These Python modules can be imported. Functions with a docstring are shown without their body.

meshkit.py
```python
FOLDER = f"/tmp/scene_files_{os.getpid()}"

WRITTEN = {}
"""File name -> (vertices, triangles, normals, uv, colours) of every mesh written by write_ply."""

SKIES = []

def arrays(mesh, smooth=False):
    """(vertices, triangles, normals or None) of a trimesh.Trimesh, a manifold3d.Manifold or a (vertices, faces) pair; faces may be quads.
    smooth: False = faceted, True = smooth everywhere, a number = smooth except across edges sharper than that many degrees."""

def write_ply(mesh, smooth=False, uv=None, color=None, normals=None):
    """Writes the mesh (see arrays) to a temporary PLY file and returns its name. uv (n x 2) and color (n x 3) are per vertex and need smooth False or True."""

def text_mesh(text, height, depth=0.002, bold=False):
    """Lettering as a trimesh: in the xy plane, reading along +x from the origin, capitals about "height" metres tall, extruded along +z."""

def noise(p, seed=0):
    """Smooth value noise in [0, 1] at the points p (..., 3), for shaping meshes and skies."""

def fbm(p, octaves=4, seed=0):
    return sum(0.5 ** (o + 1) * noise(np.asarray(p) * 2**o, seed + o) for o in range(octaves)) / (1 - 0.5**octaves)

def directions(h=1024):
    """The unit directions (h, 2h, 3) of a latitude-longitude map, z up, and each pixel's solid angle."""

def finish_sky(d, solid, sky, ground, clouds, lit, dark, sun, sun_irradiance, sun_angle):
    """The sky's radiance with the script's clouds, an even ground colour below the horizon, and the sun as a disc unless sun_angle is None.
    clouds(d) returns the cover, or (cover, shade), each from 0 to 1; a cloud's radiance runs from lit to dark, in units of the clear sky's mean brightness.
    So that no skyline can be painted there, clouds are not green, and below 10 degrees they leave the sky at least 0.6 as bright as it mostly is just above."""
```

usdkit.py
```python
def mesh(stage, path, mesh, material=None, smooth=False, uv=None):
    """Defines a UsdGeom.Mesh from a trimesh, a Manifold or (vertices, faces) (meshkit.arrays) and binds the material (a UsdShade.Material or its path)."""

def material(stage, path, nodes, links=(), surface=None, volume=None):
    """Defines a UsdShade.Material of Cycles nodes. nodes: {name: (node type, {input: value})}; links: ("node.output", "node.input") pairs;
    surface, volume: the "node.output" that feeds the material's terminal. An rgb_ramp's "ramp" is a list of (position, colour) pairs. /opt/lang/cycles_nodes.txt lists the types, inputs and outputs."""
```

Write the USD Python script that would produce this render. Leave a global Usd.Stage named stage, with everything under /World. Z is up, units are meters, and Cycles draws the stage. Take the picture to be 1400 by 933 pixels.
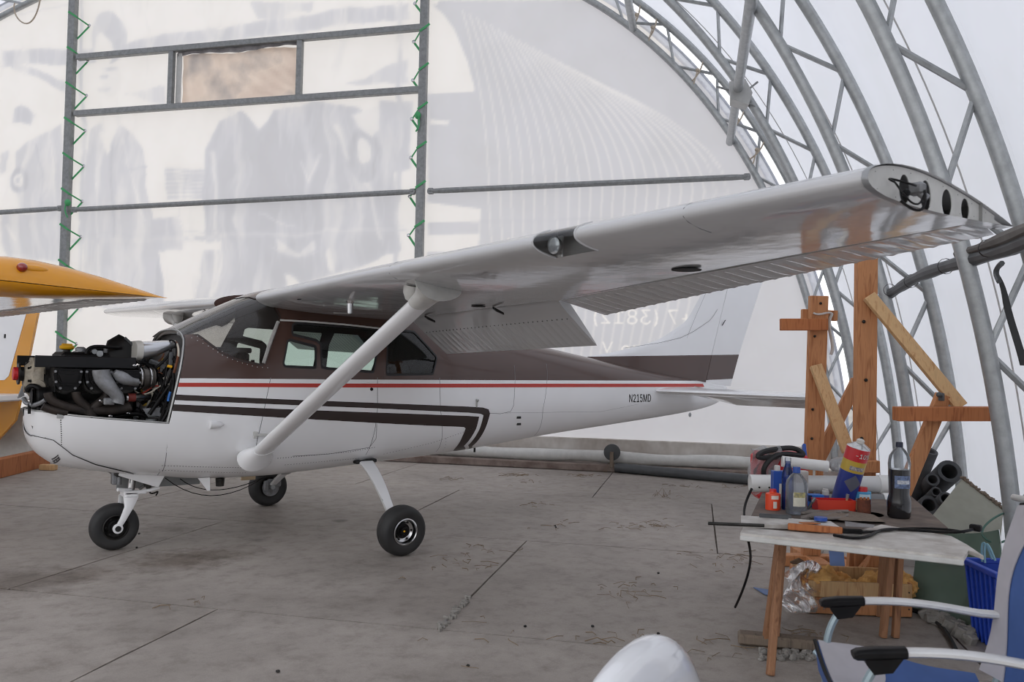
import math, random
import numpy as np, trimesh, usdkit, meshkit, shapely
from shapely.geometry import Polygon, LineString, box as sbox, Point
from shapely import affinity
from shapely.ops import unary_union
from scipy.interpolate import PchipInterpolator
from pxr import Usd, UsdGeom, Gf, Sdf, UsdLux, UsdShade, Vt

random.seed(7); RNG = np.random.default_rng(7)
stage = Usd.Stage.CreateInMemory()
UsdGeom.SetStageUpAxis(stage, 'Z'); UsdGeom.SetStageMetersPerUnit(stage, 1.0)
UsdGeom.Xform.Define(stage, '/World'); UsdGeom.Scope.Define(stage, '/World/Looks')
A3 = lambda *a: np.array(a, float)

# ---------------------------------------------------------------- camera
CAM = A3(-1.7635, -6.6517, 1.3959); YAW, PITCH, ROLL, FPX = .66346, .033426, .022482, 1135.4
EXPOSURE = 0.40
SKY = 1.25
def cam_axes():
    f = A3(math.sin(YAW)*math.cos(PITCH), math.cos(YAW)*math.cos(PITCH), math.sin(PITCH))
    r = A3(math.cos(YAW), -math.sin(YAW), 0); u = np.cross(r, f)
    return r*math.cos(ROLL)+u*math.sin(ROLL), -r*math.sin(ROLL)+u*math.cos(ROLL), f
CR, CU, CF = cam_axes()
cam = UsdGeom.Camera.Define(stage, '/World/camera')
cam.CreateHorizontalApertureAttr(36.0); cam.CreateVerticalApertureAttr(36.0*933/1400)
cam.CreateFocalLengthAttr(36.0*FPX/1400); cam.CreateExposureAttr(EXPOSURE); cam.CreateClippingRangeAttr((0.05, 500.0))
cam.CreateFStopAttr(4.5); cam.CreateFocusDistanceAttr(6.3)
cam.AddTransformOp().Set(Gf.Matrix4d(*CR, 0, *CU, 0, *(-CF), 0, *CAM, 1))

def mat(name, nodes, links=(), surface=None):
    return usdkit.material(stage, '/World/Looks/'+name, nodes, links, surface=surface)
# overcast daylight outside, and a low hazy sun behind the gable
sky_mat = mat('overcast_sky', {'b': ('background_shader', {'color': (0.96, 0.97, 1.0), 'strength': SKY})}, surface='b.background')
dome = UsdLux.DomeLight.Define(stage, '/World/sky_light'); dome.CreateIntensityAttr(1.0)
UsdShade.MaterialBindingAPI.Apply(dome.GetPrim()).Bind(sky_mat)
sun = UsdLux.DistantLight.Define(stage, '/World/sun_light'); sun.CreateIntensityAttr(1.0); sun.CreateAngleAttr(2.0); sun.CreateColorAttr(Gf.Vec3f(1.0, .90, .80))

# pixel-of-the-photograph helpers used while authoring: a point on a plane, on the ground or at a depth
def ray(px, py): return CF+CR*(px-700)/FPX-CU*(py-466.5)/FPX
def onplane(px, py, n, k):
    d = ray(px, py); n = np.asarray(n, float); return CAM+d*((k-CAM@n)/(d@n))
def ground(px, py, z=0.0): return onplane(px, py, (0, 0, 1), z)
def aty(px, py, y): return onplane(px, py, (0, 1, 0), y)
def atd(px, py, d): return CAM+ray(px, py)*d
def px1(d): return d/FPX
TH = math.radians(39.5)
E2 = A3(math.cos(TH), math.sin(TH), 0); E1 = A3(math.sin(TH), -math.cos(TH), 0); EZ = A3(0, 0, 1)   # along the hangar, across it, up
def H(s, k, z=0.0): return E1*s+E2*k+EZ*z
# sun direction: light travels from behind the gable
def aim(prim, d):
    d = np.asarray(d, float)/np.linalg.norm(d); x = np.cross(EZ, -d); x /= np.linalg.norm(x); y = np.cross(-d, x)
    UsdGeom.Xformable(prim).AddTransformOp().Set(Gf.Matrix4d(*x, 0, *y, 0, *(-d), 0, 0, 0, 0, 1))
aim(sun, -E2*0.75+E1*0.25-EZ*0.62)

# ---------------------------------------------------------------- scene tree
_used = {}
def numbered(parent, name):
    k = (parent, name); n = _used.get(k, 0); _used[k] = n+1
    return f'{parent}/{name}' if n == 0 else f'{parent}/{name}_{n:03d}'
class Node:
    def __init__(s, path, loc, prim): s.path, s.loc, s.prim = path, loc, prim
def tag(prim, label=None, cat=None, group=None, kind=None):
    for k, v in (('label', label), ('category', cat), ('group', group), ('kind', kind)):
        if v: prim.SetCustomDataByKey(k, v)
def thing(name, label, cat, loc=(0, 0, 0), group=None, kind=None):
    p = numbered('/World', name); x = UsdGeom.Xform.Define(stage, p); x.AddTranslateOp().Set(Gf.Vec3d(*map(float, loc)))
    tag(x.GetPrim(), label, cat, group, kind); return Node(p, np.asarray(loc, float), x.GetPrim())
def part(name, mesh, m, parent=None, smooth=35, normals=None, label=None, kind=None, loc=None, color=None):
    if isinstance(mesh, (list, tuple)): mesh = trimesh.util.concatenate([q for q in mesh if q is not None])
    p = numbered(parent.path if parent else '/World', name)
    base = parent.loc if parent else (np.zeros(3) if loc is None else np.asarray(loc, float))
    mm = trimesh.Trimesh(np.array(mesh.vertices)-base, np.array(mesh.faces), process=False)
    g = usdkit.mesh(stage, p, mm, m, smooth=False if normals is not None else smooth)
    if normals is not None:
        g.CreateNormalsAttr(Vt.Vec3fArray.FromNumpy(np.asarray(normals, np.float32))); g.SetNormalsInterpolation('vertex')
    if color is not None:
        UsdGeom.PrimvarsAPI(g).CreatePrimvar('print', Sdf.ValueTypeNames.Color3fArray, 'vertex').Set(Vt.Vec3fArray.FromNumpy(np.asarray(color, np.float32)))
    if parent is None and loc is not None: UsdGeom.Xformable(g).AddTranslateOp().Set(Gf.Vec3d(*map(float, base)))
    tag(g.GetPrim(), label=label, kind=kind)
    return Node(p, base, g.GetPrim())
def solo(name, mesh, m, label, cat, group=None, kind=None, smooth=35):
    if isinstance(mesh, (list, tuple)): mesh = trimesh.util.concatenate(mesh)
    b = mesh.bounds; loc = ((b[0]+b[1])/2*[1, 1, 0]+[0, 0, b[0][2]])
    n = part(name, mesh, m, None, smooth, loc=loc); tag(n.prim, label, cat, group, kind); return n
def copy_of(node, loc, rotz=0, label=None, group=None, rot=None, scale=None):
    was = node.prim.GetCustomData(); name = node.prim.GetName()
    p = numbered('/World', name.rstrip('0123456789').rstrip('_') if name[-3:].isdigit() else name)
    x = UsdGeom.Xform.Define(stage, p); x.GetPrim().GetReferences().AddInternalReference(node.path); x.ClearXformOpOrder()
    x.AddTranslateOp().Set(Gf.Vec3d(*map(float, loc)))
    if rotz: x.AddRotateZOp().Set(math.degrees(rotz))
    x.GetPrim().SetInstanceable(True); tag(x.GetPrim(), label or was['label'], was['category'], group or was.get('group'))
    return Node(p, np.asarray(loc, float), x.GetPrim())

# ---------------------------------------------------------------- shapes
def unit(v): v = np.asarray(v, float); return v/np.linalg.norm(v)
def frame(d, up=(0, 0, 1)):
    d = unit(d); up = np.asarray(up, float)
    if abs(d@unit(up)) > .98: up = A3(1, 0, 0)
    s = unit(np.cross(up, d)); return s, np.cross(d, s), d     # side, up, along
def TM(v, f): return trimesh.Trimesh(np.asarray(v, float), np.asarray(f, int), process=False)
def hull(pts): return trimesh.convex.convex_hull(np.asarray(pts, float))
def cbox(c, size, b=.004, axes=None):
    """chamfered box"""
    hx, hy, hz = np.asarray(size, float)/2; b = min(b, hx*.45, hy*.45, hz*.45); P = []
    for x in (-1, 1):
        for y in (-1, 1):
            for z in (-1, 1):
                P += [(x*hx, y*(hy-b), z*(hz-b)), (x*(hx-b), y*hy, z*(hz-b)), (x*(hx-b), y*(hy-b), z*hz)]
    P = np.array(P)
    if axes is not None: P = P@np.array(axes)
    return hull(P+np.asarray(c, float))
def beam(p0, p1, w, h, up=(0, 0, 1), b=.004, spin=0):
    p0, p1 = np.asarray(p0, float), np.asarray(p1, float); s, u, d = frame(p1-p0, up)
    if spin: s, u = s*math.cos(spin)+u*math.sin(spin), -s*math.sin(spin)+u*math.cos(spin)
    return cbox((p0+p1)/2, (w, h, np.linalg.norm(p1-p0)), b, (s, u, d))
def loft(rings, close=True, cap=True):
    """rings: list of (n,3) arrays of equal length"""
    R = np.array(rings); m, n = R.shape[:2]; V = R.reshape(-1, 3); F = []
    i = np.arange(m-1)[:, None]*n; nn = n if close else n-1; j = np.arange(nn)[None, :]; j2 = (j+1) % n
    a, b_, c, d = i+j, i+j2, i+n+j2, i+n+j
    F = np.concatenate([np.stack([a, b_, c], -1).reshape(-1, 3), np.stack([a, c, d], -1).reshape(-1, 3)])
    if cap and close:
        V = np.vstack([V, R[0].mean(0), R[-1].mean(0)]); k = m*n
        jj = np.arange(n); F = np.vstack([F, np.stack([np.full(n, k), (jj+1) % n, jj], -1), np.stack([np.full(n, k+1), (m-1)*n+jj, (m-1)*n+(jj+1) % n], -1)])
    return TM(V, F)
def tube(path, r, n=8, cap=True):
    P = np.asarray(path, float); m = len(P); r = np.broadcast_to(r, m).astype(float)
    T = np.gradient(P, axis=0); T /= np.maximum(np.linalg.norm(T, axis=1, keepdims=True), 1e-9)
    s, u, _ = frame(T[0]); a = np.arange(n)*2*np.pi/n; rings = []
    for i in range(m):
        s = unit(s-T[i]*(s@T[i])); u = np.cross(T[i], s)
        rings.append(P[i]+r[i]*(np.cos(a)[:, None]*s+np.sin(a)[:, None]*u))
    return loft(rings, True, cap)
def spl(pts, n=24):
    P = np.asarray(pts, float); t = np.r_[0, np.cumsum(np.linalg.norm(np.diff(P, axis=0), axis=1)**.6)]
    from scipy.interpolate import CubicSpline
    return CubicSpline(t, P)(np.linspace(0, t[-1], n)) if len(P) > 2 else np.linspace(P[0], P[1], n)
def cyl(p0, p1, r0, r1=None, n=16): return tube([p0, p1], [r0, r0 if r1 is None else r1], n)
def lathe(prof, p0, axis, n=20, cap=True):
    """prof: [(radius, distance along the axis)]"""
    p0 = np.asarray(p0, float); s, u, d = frame(axis); a = np.arange(n)*2*np.pi/n
    return loft([p0+d*h+max(r, 1e-4)*(np.cos(a)[:, None]*s+np.sin(a)[:, None]*u) for r, h in prof], True, cap)
def ball(c, r, sub=2, axes=None):
    m = trimesh.creation.icosphere(sub, 1.0); v = np.array(m.vertices)*np.broadcast_to(r, 3)
    if axes is not None: v = v@np.array(axes)
    return TM(v+np.asarray(c, float), m.faces)
def prism(poly, h, O, X, Y):
    """polygon in the plane O + x X + y Y, thickness h along X x Y (centred)"""
    if isinstance(poly, (list, tuple, np.ndarray)): poly = Polygon(poly)
    poly = max(getattr(poly, 'geoms', [poly]), key=lambda q: q.area)
    m = trimesh.creation.extrude_polygon(poly, h, engine='earcut'); v = np.array(m.vertices); X, Y = np.asarray(X, float), np.asarray(Y, float)
    N = unit(np.cross(X, Y)); f = np.array(m.faces)
    return TM(np.asarray(O, float)+v[:, :1]*X+v[:, 1:2]*Y+(v[:, 2:]-h/2)*N, f)
def sheet(fn, nu, nv, th=0.0):
    """grid surface fn(u, v) -> point, u, v in 0..1, with thickness"""
    U, V = np.meshgrid(np.linspace(0, 1, nu), np.linspace(0, 1, nv), indexing='ij'); P = np.array([[fn(u, v) for v in V[0]] for u in U[:, 0]], float)
    du, dv = np.gradient(P, axis=0), np.gradient(P, axis=1); N = np.cross(du, dv); N /= np.maximum(np.linalg.norm(N, axis=2, keepdims=True), 1e-9)
    i, j = np.meshgrid(np.arange(nu-1), np.arange(nv-1), indexing='ij'); a = (i*nv+j).ravel()
    F = np.vstack([np.stack([a, a+nv, a+nv+1], 1), np.stack([a, a+nv+1, a+1], 1)])
    if not th: return TM(P.reshape(-1, 3), F)
    k = nu*nv; top, bot = P.reshape(-1, 3)+N.reshape(-1, 3)*th/2, P.reshape(-1, 3)-N.reshape(-1, 3)*th/2
    ring = np.r_[np.arange(nv), np.arange(1, nu)*nv+nv-1, (nu-1)*nv+np.arange(nv-2, -1, -1), np.arange(nu-2, 0, -1)*nv]
    r2 = np.roll(ring, -1); side = np.vstack([np.stack([ring, ring+k, r2+k], 1), np.stack([ring, r2+k, r2], 1)])
    return TM(np.vstack([top, bot]), np.vstack([F, F[:, ::-1]+k, side]))
def mirror(m):
    return TM(np.array(m.vertices)*[1, -1, 1], np.array(m.faces)[:, ::-1])

# ---------------------------------------------------------------- materials
def lin(r, g, b): return tuple(((c/255)/12.92 if c/255 <= .04045 else ((c/255+.055)/1.055)**2.4) for c in (r, g, b))
def pbr(name, col, rough=.5, metal=0.0, var=0.0, scale=6.0, bump=0.0, bscale=40.0, bdist=.002, col2=None, coat=0.0, spec=None, stretch=(1, 1, 1), detail=4.0):
    """principled with colour variation from noise between col and col2"""
    p = {'roughness': rough, 'metallic': metal}
    if coat: p['coat_weight'] = coat; p['coat_roughness'] = .08
    if spec is not None: p['specular_ior_level'] = spec
    nodes, links = {'p': ('principled_bsdf', p)}, []
    if var or col2:
        c2 = col2 or tuple(c*(1-var) for c in col)
        nodes['g'] = ('texture_coordinate', {}); nodes['m'] = ('mapping', {'scale': stretch})
        nodes['n'] = ('noise_texture', {'scale': scale, 'detail': detail, 'roughness': .6})
        nodes['r'] = ('rgb_ramp', {'ramp': [(.3, c2), (.68, col)]})
        links += [('g.object', 'm.vector'), ('m.vector', 'n.vector'), ('n.fac', 'r.fac'), ('r.color', 'p.base_color')]
    else: p['base_color'] = col
    if bump:
        nodes['g2'] = ('texture_coordinate', {}); nodes['n2'] = ('noise_texture', {'scale': bscale, 'detail': 3.0}); nodes['b'] = ('bump', {'strength': bump, 'distance': bdist})
        links += [('g2.object', 'n2.vector'), ('n2.fac', 'b.height'), ('b.normal', 'p.normal')]
    return mat(name, nodes, links, 'p.BSDF')
def glass(name, tint, rough=.02, ior=1.5, dirt=0.0, dirtcol=(.5, .5, .5), dscale=4.0):
    nodes = {'t': ('transparent_bsdf', {'color': tint}), 'g': ('glossy_bsdf', {'color': (1, 1, 1), 'roughness': rough}), 'f': ('fresnel', {'IOR': ior}), 'm': ('mix_closure', {})}
    links = [('f.fac', 'm.fac'), ('t.BSDF', 'm.closure1'), ('g.BSDF', 'm.closure2')]; out = 'm.closure'
    if dirt:
        nodes.update({'d': ('diffuse_bsdf', {'color': dirtcol}), 'c': ('texture_coordinate', {}), 'n': ('noise_texture', {'scale': dscale, 'detail': 2.0}), 'mr': ('map_range', {'from_min': .3, 'from_max': .75, 'to_min': dirt*.5, 'to_max': dirt*1.5}), 'm2': ('mix_closure', {})})
        links += [('c.object', 'n.vector'), ('n.fac', 'mr.value'), ('mr.result', 'm2.fac'), ('m.closure', 'm2.closure1'), ('d.BSDF', 'm2.closure2')]; out = 'm2.closure'
    return mat(name, nodes, links, out)
def wood(name, c1, c2):
    return mat(name, {'g': ('texture_coordinate', {}), 'm': ('mapping', {'scale': (9, 9, .8)}), 'n': ('noise_texture', {'scale': 4.0, 'detail': 6.0, 'distortion': 1.2}),
        'r': ('rgb_ramp', {'ramp': [(.3, c2), (.5, c1), (.72, tuple(c*.85 for c in c1))]}), 'b': ('bump', {'strength': .25, 'distance': .002}), 'p': ('principled_bsdf', {'roughness': .7})},
        [('g.object', 'm.vector'), ('m.vector', 'n.vector'), ('n.fac', 'r.fac'), ('r.color', 'p.base_color'), ('n.fac', 'b.height'), ('b.normal', 'p.normal')], 'p.BSDF')
M = {}
M['white'] = pbr('white_paint', lin(238, 238, 239), .24, var=.04, scale=1.6, coat=.3)
M['wing'] = pbr('wing_paint', lin(196, 196, 197), .09, var=.06, scale=1.2, bump=.55, bscale=2.2, bdist=.02, coat=.4)
M['oldwhite'] = pbr('weathered_white', lin(205, 204, 200), .45, var=.16, scale=9)
M['brown'] = pbr('brown_paint', lin(74, 51, 43), .22, var=.08, scale=2, coat=.3)
M['dkbrown'] = pbr('dark_brown_stripe', lin(48, 36, 32), .35)
M['red'] = pbr('red_stripe', lin(184, 52, 40), .35)
M['alu'] = pbr('dull_aluminium', lin(176, 176, 174), .42, .75, var=.15, scale=12)
M['chrome'] = pbr('bright_metal', lin(200, 200, 200), .2, 1.0)
M['steel'] = pbr('galvanised_steel', lin(176, 179, 180), .36, .5, var=.25, scale=14, bump=.1)
M['steel2'] = pbr('galvanised_beam', lin(146, 148, 148), .45, .35, var=.3, scale=18, bump=.1)
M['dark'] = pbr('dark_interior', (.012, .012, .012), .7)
M['black'] = pbr('black_rubber', (.016, .016, .017), .55, var=.3, scale=20)
M['tire'] = pbr('tyre_rubber', (.018, .018, .019), .62, col2=(.028, .027, .026), scale=9, bump=.15, bscale=80)
M['engblack'] = pbr('black_engine_paint', (.004, .004, .0045), .45, col2=(.009, .008, .008), scale=16, spec=.2)
M['engdark'] = pbr('oily_metal', (.04, .038, .035), .45, .6, var=.6, scale=16, bump=.3, bscale=60)
M['exhaust'] = pbr('burnt_exhaust', lin(62, 54, 49), .6, .4, col2=lin(36, 32, 30), scale=10)
M['castalu'] = pbr('cast_aluminium', lin(150, 152, 156), .5, .5, col2=lin(112, 112, 112), scale=14, bump=.2, bscale=90)
M['beige'] = pbr('beige_casting', lin(178, 168, 150), .55, col2=lin(110, 102, 92), scale=14)
M['redplas'] = pbr('red_plastic', lin(196, 34, 40), .4)
M['yellowplas'] = pbr('yellow_plastic', lin(238, 178, 20), .4)
M['blueplas'] = pbr('blue_plastic', lin(44, 84, 170), .4, var=.2)
M['yellow'] = pbr('yellow_paint', lin(222, 150, 24), .25, var=.06, scale=2, coat=.4)
M['wood'] = wood('pine_lumber', lin(190, 132, 88), lin(152, 96, 58))
M['woodleg'] = wood('sawhorse_lumber', lin(156, 112, 80), lin(120, 80, 54))
M['woodpale'] = wood('pale_lumber', lin(206, 168, 122), lin(176, 132, 88))
M['wooddark'] = wood('stained_board', lin(176, 108, 62), lin(136, 74, 38))
M['woodgrey'] = wood('weathered_board', lin(122, 108, 94), lin(86, 76, 66))
M['board'] = pbr('grimy_table_board', lin(122, 108, 98), .8, col2=lin(84, 74, 68), scale=7)
M['lam'] = pbr('white_laminate', lin(214, 211, 206), .5, col2=lin(168, 160, 152), scale=9)
M['grey'] = pbr('grey_plastic', lin(120, 122, 124), .5)
M['foam'] = pbr('grey_pipe_foam', lin(78, 80, 82), .9, var=.25, scale=20)
M['lining'] = pbr('cabin_lining', lin(30, 27, 26), .9)
M['seat'] = pbr('seat_cloth', lin(64, 54, 48), .9, var=.2)
M['green'] = pbr('green_cord', lin(70, 160, 100), .6)
M['rope'] = pbr('jute_rope', lin(178, 166, 150), .9)
M['pipe'] = pbr('dark_pipe', lin(84, 86, 88), .5, .2, var=.3)
M['pvc'] = pbr('white_pvc', lin(224, 224, 222), .35, var=.06)
M['glass'] = glass('cabin_glass', (.66, .77, .73), dirt=.012)
M['screen'] = glass('dusty_windscreen', (.66, .66, .64), .0, dirt=.10, dirtcol=lin(120, 112, 106), dscale=1.5)
M['lightglass'] = glass('light_cover', (.86, .88, .88), .02)
M['clear'] = glass('clear_plastic', (.88, .90, .92), .08, 1.35, dirt=.10, dirtcol=(.7, .72, .75))
# ---------------------------------------------------------------- hangar shell
S0, EA, EZ0, EB, TD, APEX = -.483, 6.372, -.342, 8.069, .347, -3.2
KB, KF = 6.4, -7.9                               # back gable and the far end behind the camera
KT = [6.4, 4.27, 2.045, -.15, -2.3, -4.5, -6.7, -7.85]
_th = np.linspace(math.asin(-EZ0/EB)*.98, math.acos((1.2-S0)/EA), 60)
_rs, _rz = S0+EA*np.cos(_th), EZ0+EB*np.sin(_th)
def half_profile(off):
    nx, nz = np.cos(_th)/EA, np.sin(_th)/EB; l = np.hypot(nx, nz)
    s, z = _rs+nx/l*off, _rz+nz/l*off
    m = (z[-1]-z[-2])/(s[-1]-s[-2]); sl = np.linspace(s[-1], APEX, 14)[1:]
    return np.r_[s, sl], np.r_[z, z[-1]+m*(sl-s[-1])*(1-.12*(s[-1]-sl)/(s[-1]-APEX))]
def arch(off):
    s, z = half_profile(off); return np.c_[np.r_[s, 2*APEX-s[-2::-1]], np.r_[z, z[-2::-1]]]
ARC = arch(0.0)
alen = np.r_[0, np.cumsum(np.linalg.norm(np.diff(ARC, axis=0), axis=1))]
def on_arch(l, off):
    A = arch(off); return A3(np.interp(l, alen, A[:, 0]), np.interp(l, alen, A[:, 1]))

def fabric(name, col, trans, mixf, attr=False, wr=.5, blot=None):
    nodes = {'c': ('texture_coordinate', {}), 'n': ('noise_texture', {'scale': 1.3, 'detail': 5.0}), 'r': ('rgb_ramp', {'ramp': [(.25, (.95, .95, .94)), (.6, (1, 1, 1))] if not blot else [(.34, (blot, blot*1.04, blot*1.10)), (.52, (1, 1, 1)), (.7, (.92, .90, .90))]}),
        'k': ('mix', {'mix_type': 'multiply', 'fac': 1.0, 'color2': trans}), 'k2': ('mix', {'mix_type': 'multiply', 'fac': 1.0, 'color2': col}),
        'nb': ('noise_texture', {'scale': 2.4, 'detail': 4.0, 'distortion': .8}), 'b': ('bump', {'strength': wr, 'distance': .03}),
        'd': ('diffuse_bsdf', {}), 't': ('translucent_bsdf', {}), 'm': ('mix_closure', {'fac': mixf})}
    links = [('c.object', 'n.vector'), ('c.object', 'nb.vector'), ('nb.fac', 'b.height'), ('b.normal', 'd.normal'), ('n.fac', 'r.fac'), ('r.color', 'k.color1'), ('r.color', 'k2.color1'),
        ('k2.color', 'd.color'), ('d.BSDF', 'm.closure1'), ('t.BSDF', 'm.closure2')]
    if attr:
        nodes['a'] = ('attribute', {'attribute': 'print'}); nodes['k3'] = ('mix', {'mix_type': 'multiply', 'fac': 1.0})
        links += [('a.color', 'k3.color1'), ('k.color', 'k3.color2'), ('k3.color', 't.color')]
    else: links += [('k.color', 't.color')]
    return mat(name, nodes, links, 'm.closure')
M['roof'] = fabric('roof_fabric', lin(236, 236, 238), (.73, .75, .81), .62, wr=.2)
M['gable'] = fabric('gable_fabric', lin(232, 230, 228), (.96, .95, .94), .62, attr=True, wr=.12)

ceil = thing('ceiling', 'translucent white fabric roof of the tent hangar stretched over the steel arches', 'ceiling', kind='structure')
A = arch(TD+.075)
for a, b in zip(KT[:-1], KT[1:]):                   # one fabric bay between each pair of arches
    k0 = a+(.30 if a == KB else 0)
    n = 9; ks = np.linspace(k0, b, n); rows = []
    for i, k in enumerate(ks):
        sag = .06*math.sin(math.pi*i/(n-1)); As = arch(TD+.075-sag); rows.append([H(s, k, z) for s, z in As])
    part('fabric_panel', loft(rows, False, False), M['roof'], ceil, smooth=60)
seam = pbr('fabric_seam', lin(186, 184, 182), .8)
for k in (5.3, 3.2, 1.0, .55, -1.2):
    As = arch(TD+.058-.055); part('seam', tube([H(s, k, z) for s, z in As[:70]], .006, 5), seam, ceil)
# side skirt: the fabric's edge lies on the ground outside the arches
part('skirt', [loft([[H(A[i, 0]+dx*sg, k, zz) for k in np.linspace(KB+.3, KF, 40)] for dx, zz in ((0, .06), (.02, 0.0), (.35, .01))], False, False) for i, sg in ((0, 1), (-1, -1))], M['roof'], ceil)

ORD = ['the back gable', 'one bay in front of the gable', 'two bays in front of the gable', 'three bays in front of the gable', 'beside the table and wing tip', 'near the camera', 'behind the camera', 'well behind the camera', 'at the front end']
PH = [5.35, 5.42, 4.55, 3.58, 3.5, 3.5, 3.5, 3.5]
for i, k in enumerate(KT[:7]):
    t = thing('roof_truss', f'curved galvanised steel tube truss of the tent, {ORD[i]}', 'truss', H(5.9, k, 0))
    for nm, off in (('inner_chord', 0.0), ('outer_chord', TD)):
        P = arch(off); part(nm, tube([H(s, k, z) for s, z in P], .05, 10), M['steel'], t)
    ph = PH[i] % 1.0; l, j, tot = ph, 0, alen[-1]
    nodes = []
    while l < tot:
        nodes.append((l, j % 2)); l += .5; j += 1
    for (l0, a0), (l1, a1) in zip(nodes[:-1], nodes[1:]):
        if i > 3 and l0 > 9: break
        p, q = on_arch(l0, TD*a0), on_arch(l1, TD*a1)
        part('web', tube([H(p[0], k, p[1]), H(q[0], k, q[1])], .021, 6), M['steel'], t)
# front end wall behind the camera
fw = [(x, max(z, 0)) for x, z in arch(TD+.07)]; fp = Polygon(fw).difference(sbox(-11.4, -1, 5.0, 6.6))
part('wall_front', prism(fp, .01, H(0, KF, 0), E1, EZ), M['roof'], None, smooth=False)
tag(stage.GetPrimAtPath('/World/wall_front'), 'white fabric end wall with a wide doorway behind the camera', 'wall', kind='structure')
part('ground', cbox(H(-3, 0, -.12), (160, 160, .1), .01, (E1, E2, EZ)), pbr('outdoor_concrete', lin(150, 146, 140), .9, var=.15, scale=.3), None)
tag(stage.GetPrimAtPath('/World/ground'), 'pale open concrete apron around the tent', 'ground', kind='structure')

# ---- back gable: fabric with a print on its outside that shows through
from PIL import Image, ImageDraw, ImageFilter
SX0, SX1, SZ0, SZ1, PPM = -13.2, 6.6, .28, 9.3, 100
def sz(px, py): P = onplane(px, py, E2, KB+.02); return P@E1, P[2]
GREY, CREAM = .82, 1.0
im = Image.new('F', (int((SX1-SX0)*PPM), int((SZ1-SZ0)*PPM)), CREAM); dr = ImageDraw.Draw(im)
def I(p): s, z = sz(*p); return ((s-SX0)*PPM, (SZ1-z)*PPM)
def pg(pts, v): dr.polygon([I(p) for p in pts], fill=v)
def el(c, rx, ry, v): dr.polygon([I((c[0]+rx*math.cos(t), c[1]+ry*math.sin(t))) for t in np.linspace(0, 6.28, 28)], fill=v)
def ln(pts, w, v): dr.line([I(p) for p in pts], fill=v, width=w, joint='curve')
G, L, D = .86, 1.0, .80
# right panel: large grey field
pg([(607, 20), (585, 0), (800, 0), (1250, 300), (1250, 640), (585, 640), (585, 345), (655, 345), (658, 286), (584, 277), (586, 255), (584, 125), (650, 122), (640, 85), (622, 40)], .85)
pg([(585, 118), (648, 118), (648, 126), (585, 128)], 1.0); pg([(588, 163), (614, 166), (612, 171), (588, 170)], .98)
pg([(584, 0), (600, 0), (598, 6), (584, 5)], 1.0)
for i in range(22):                                             # fine pale curved lines of the print
    xb, xt, yt = 668+i*15.5, 632+i*9.5, 14+i*5
    q = [(xt+(xb-xt)*(1-(1-t)**1.9), yt+(262-yt)*t) for t in np.linspace(0, 1, 14)]
    ln(q+[(xb-1-(xb-760)*.10, 420), (xb-6-(xb-760)*.22, 520)], 2, .955)
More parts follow.
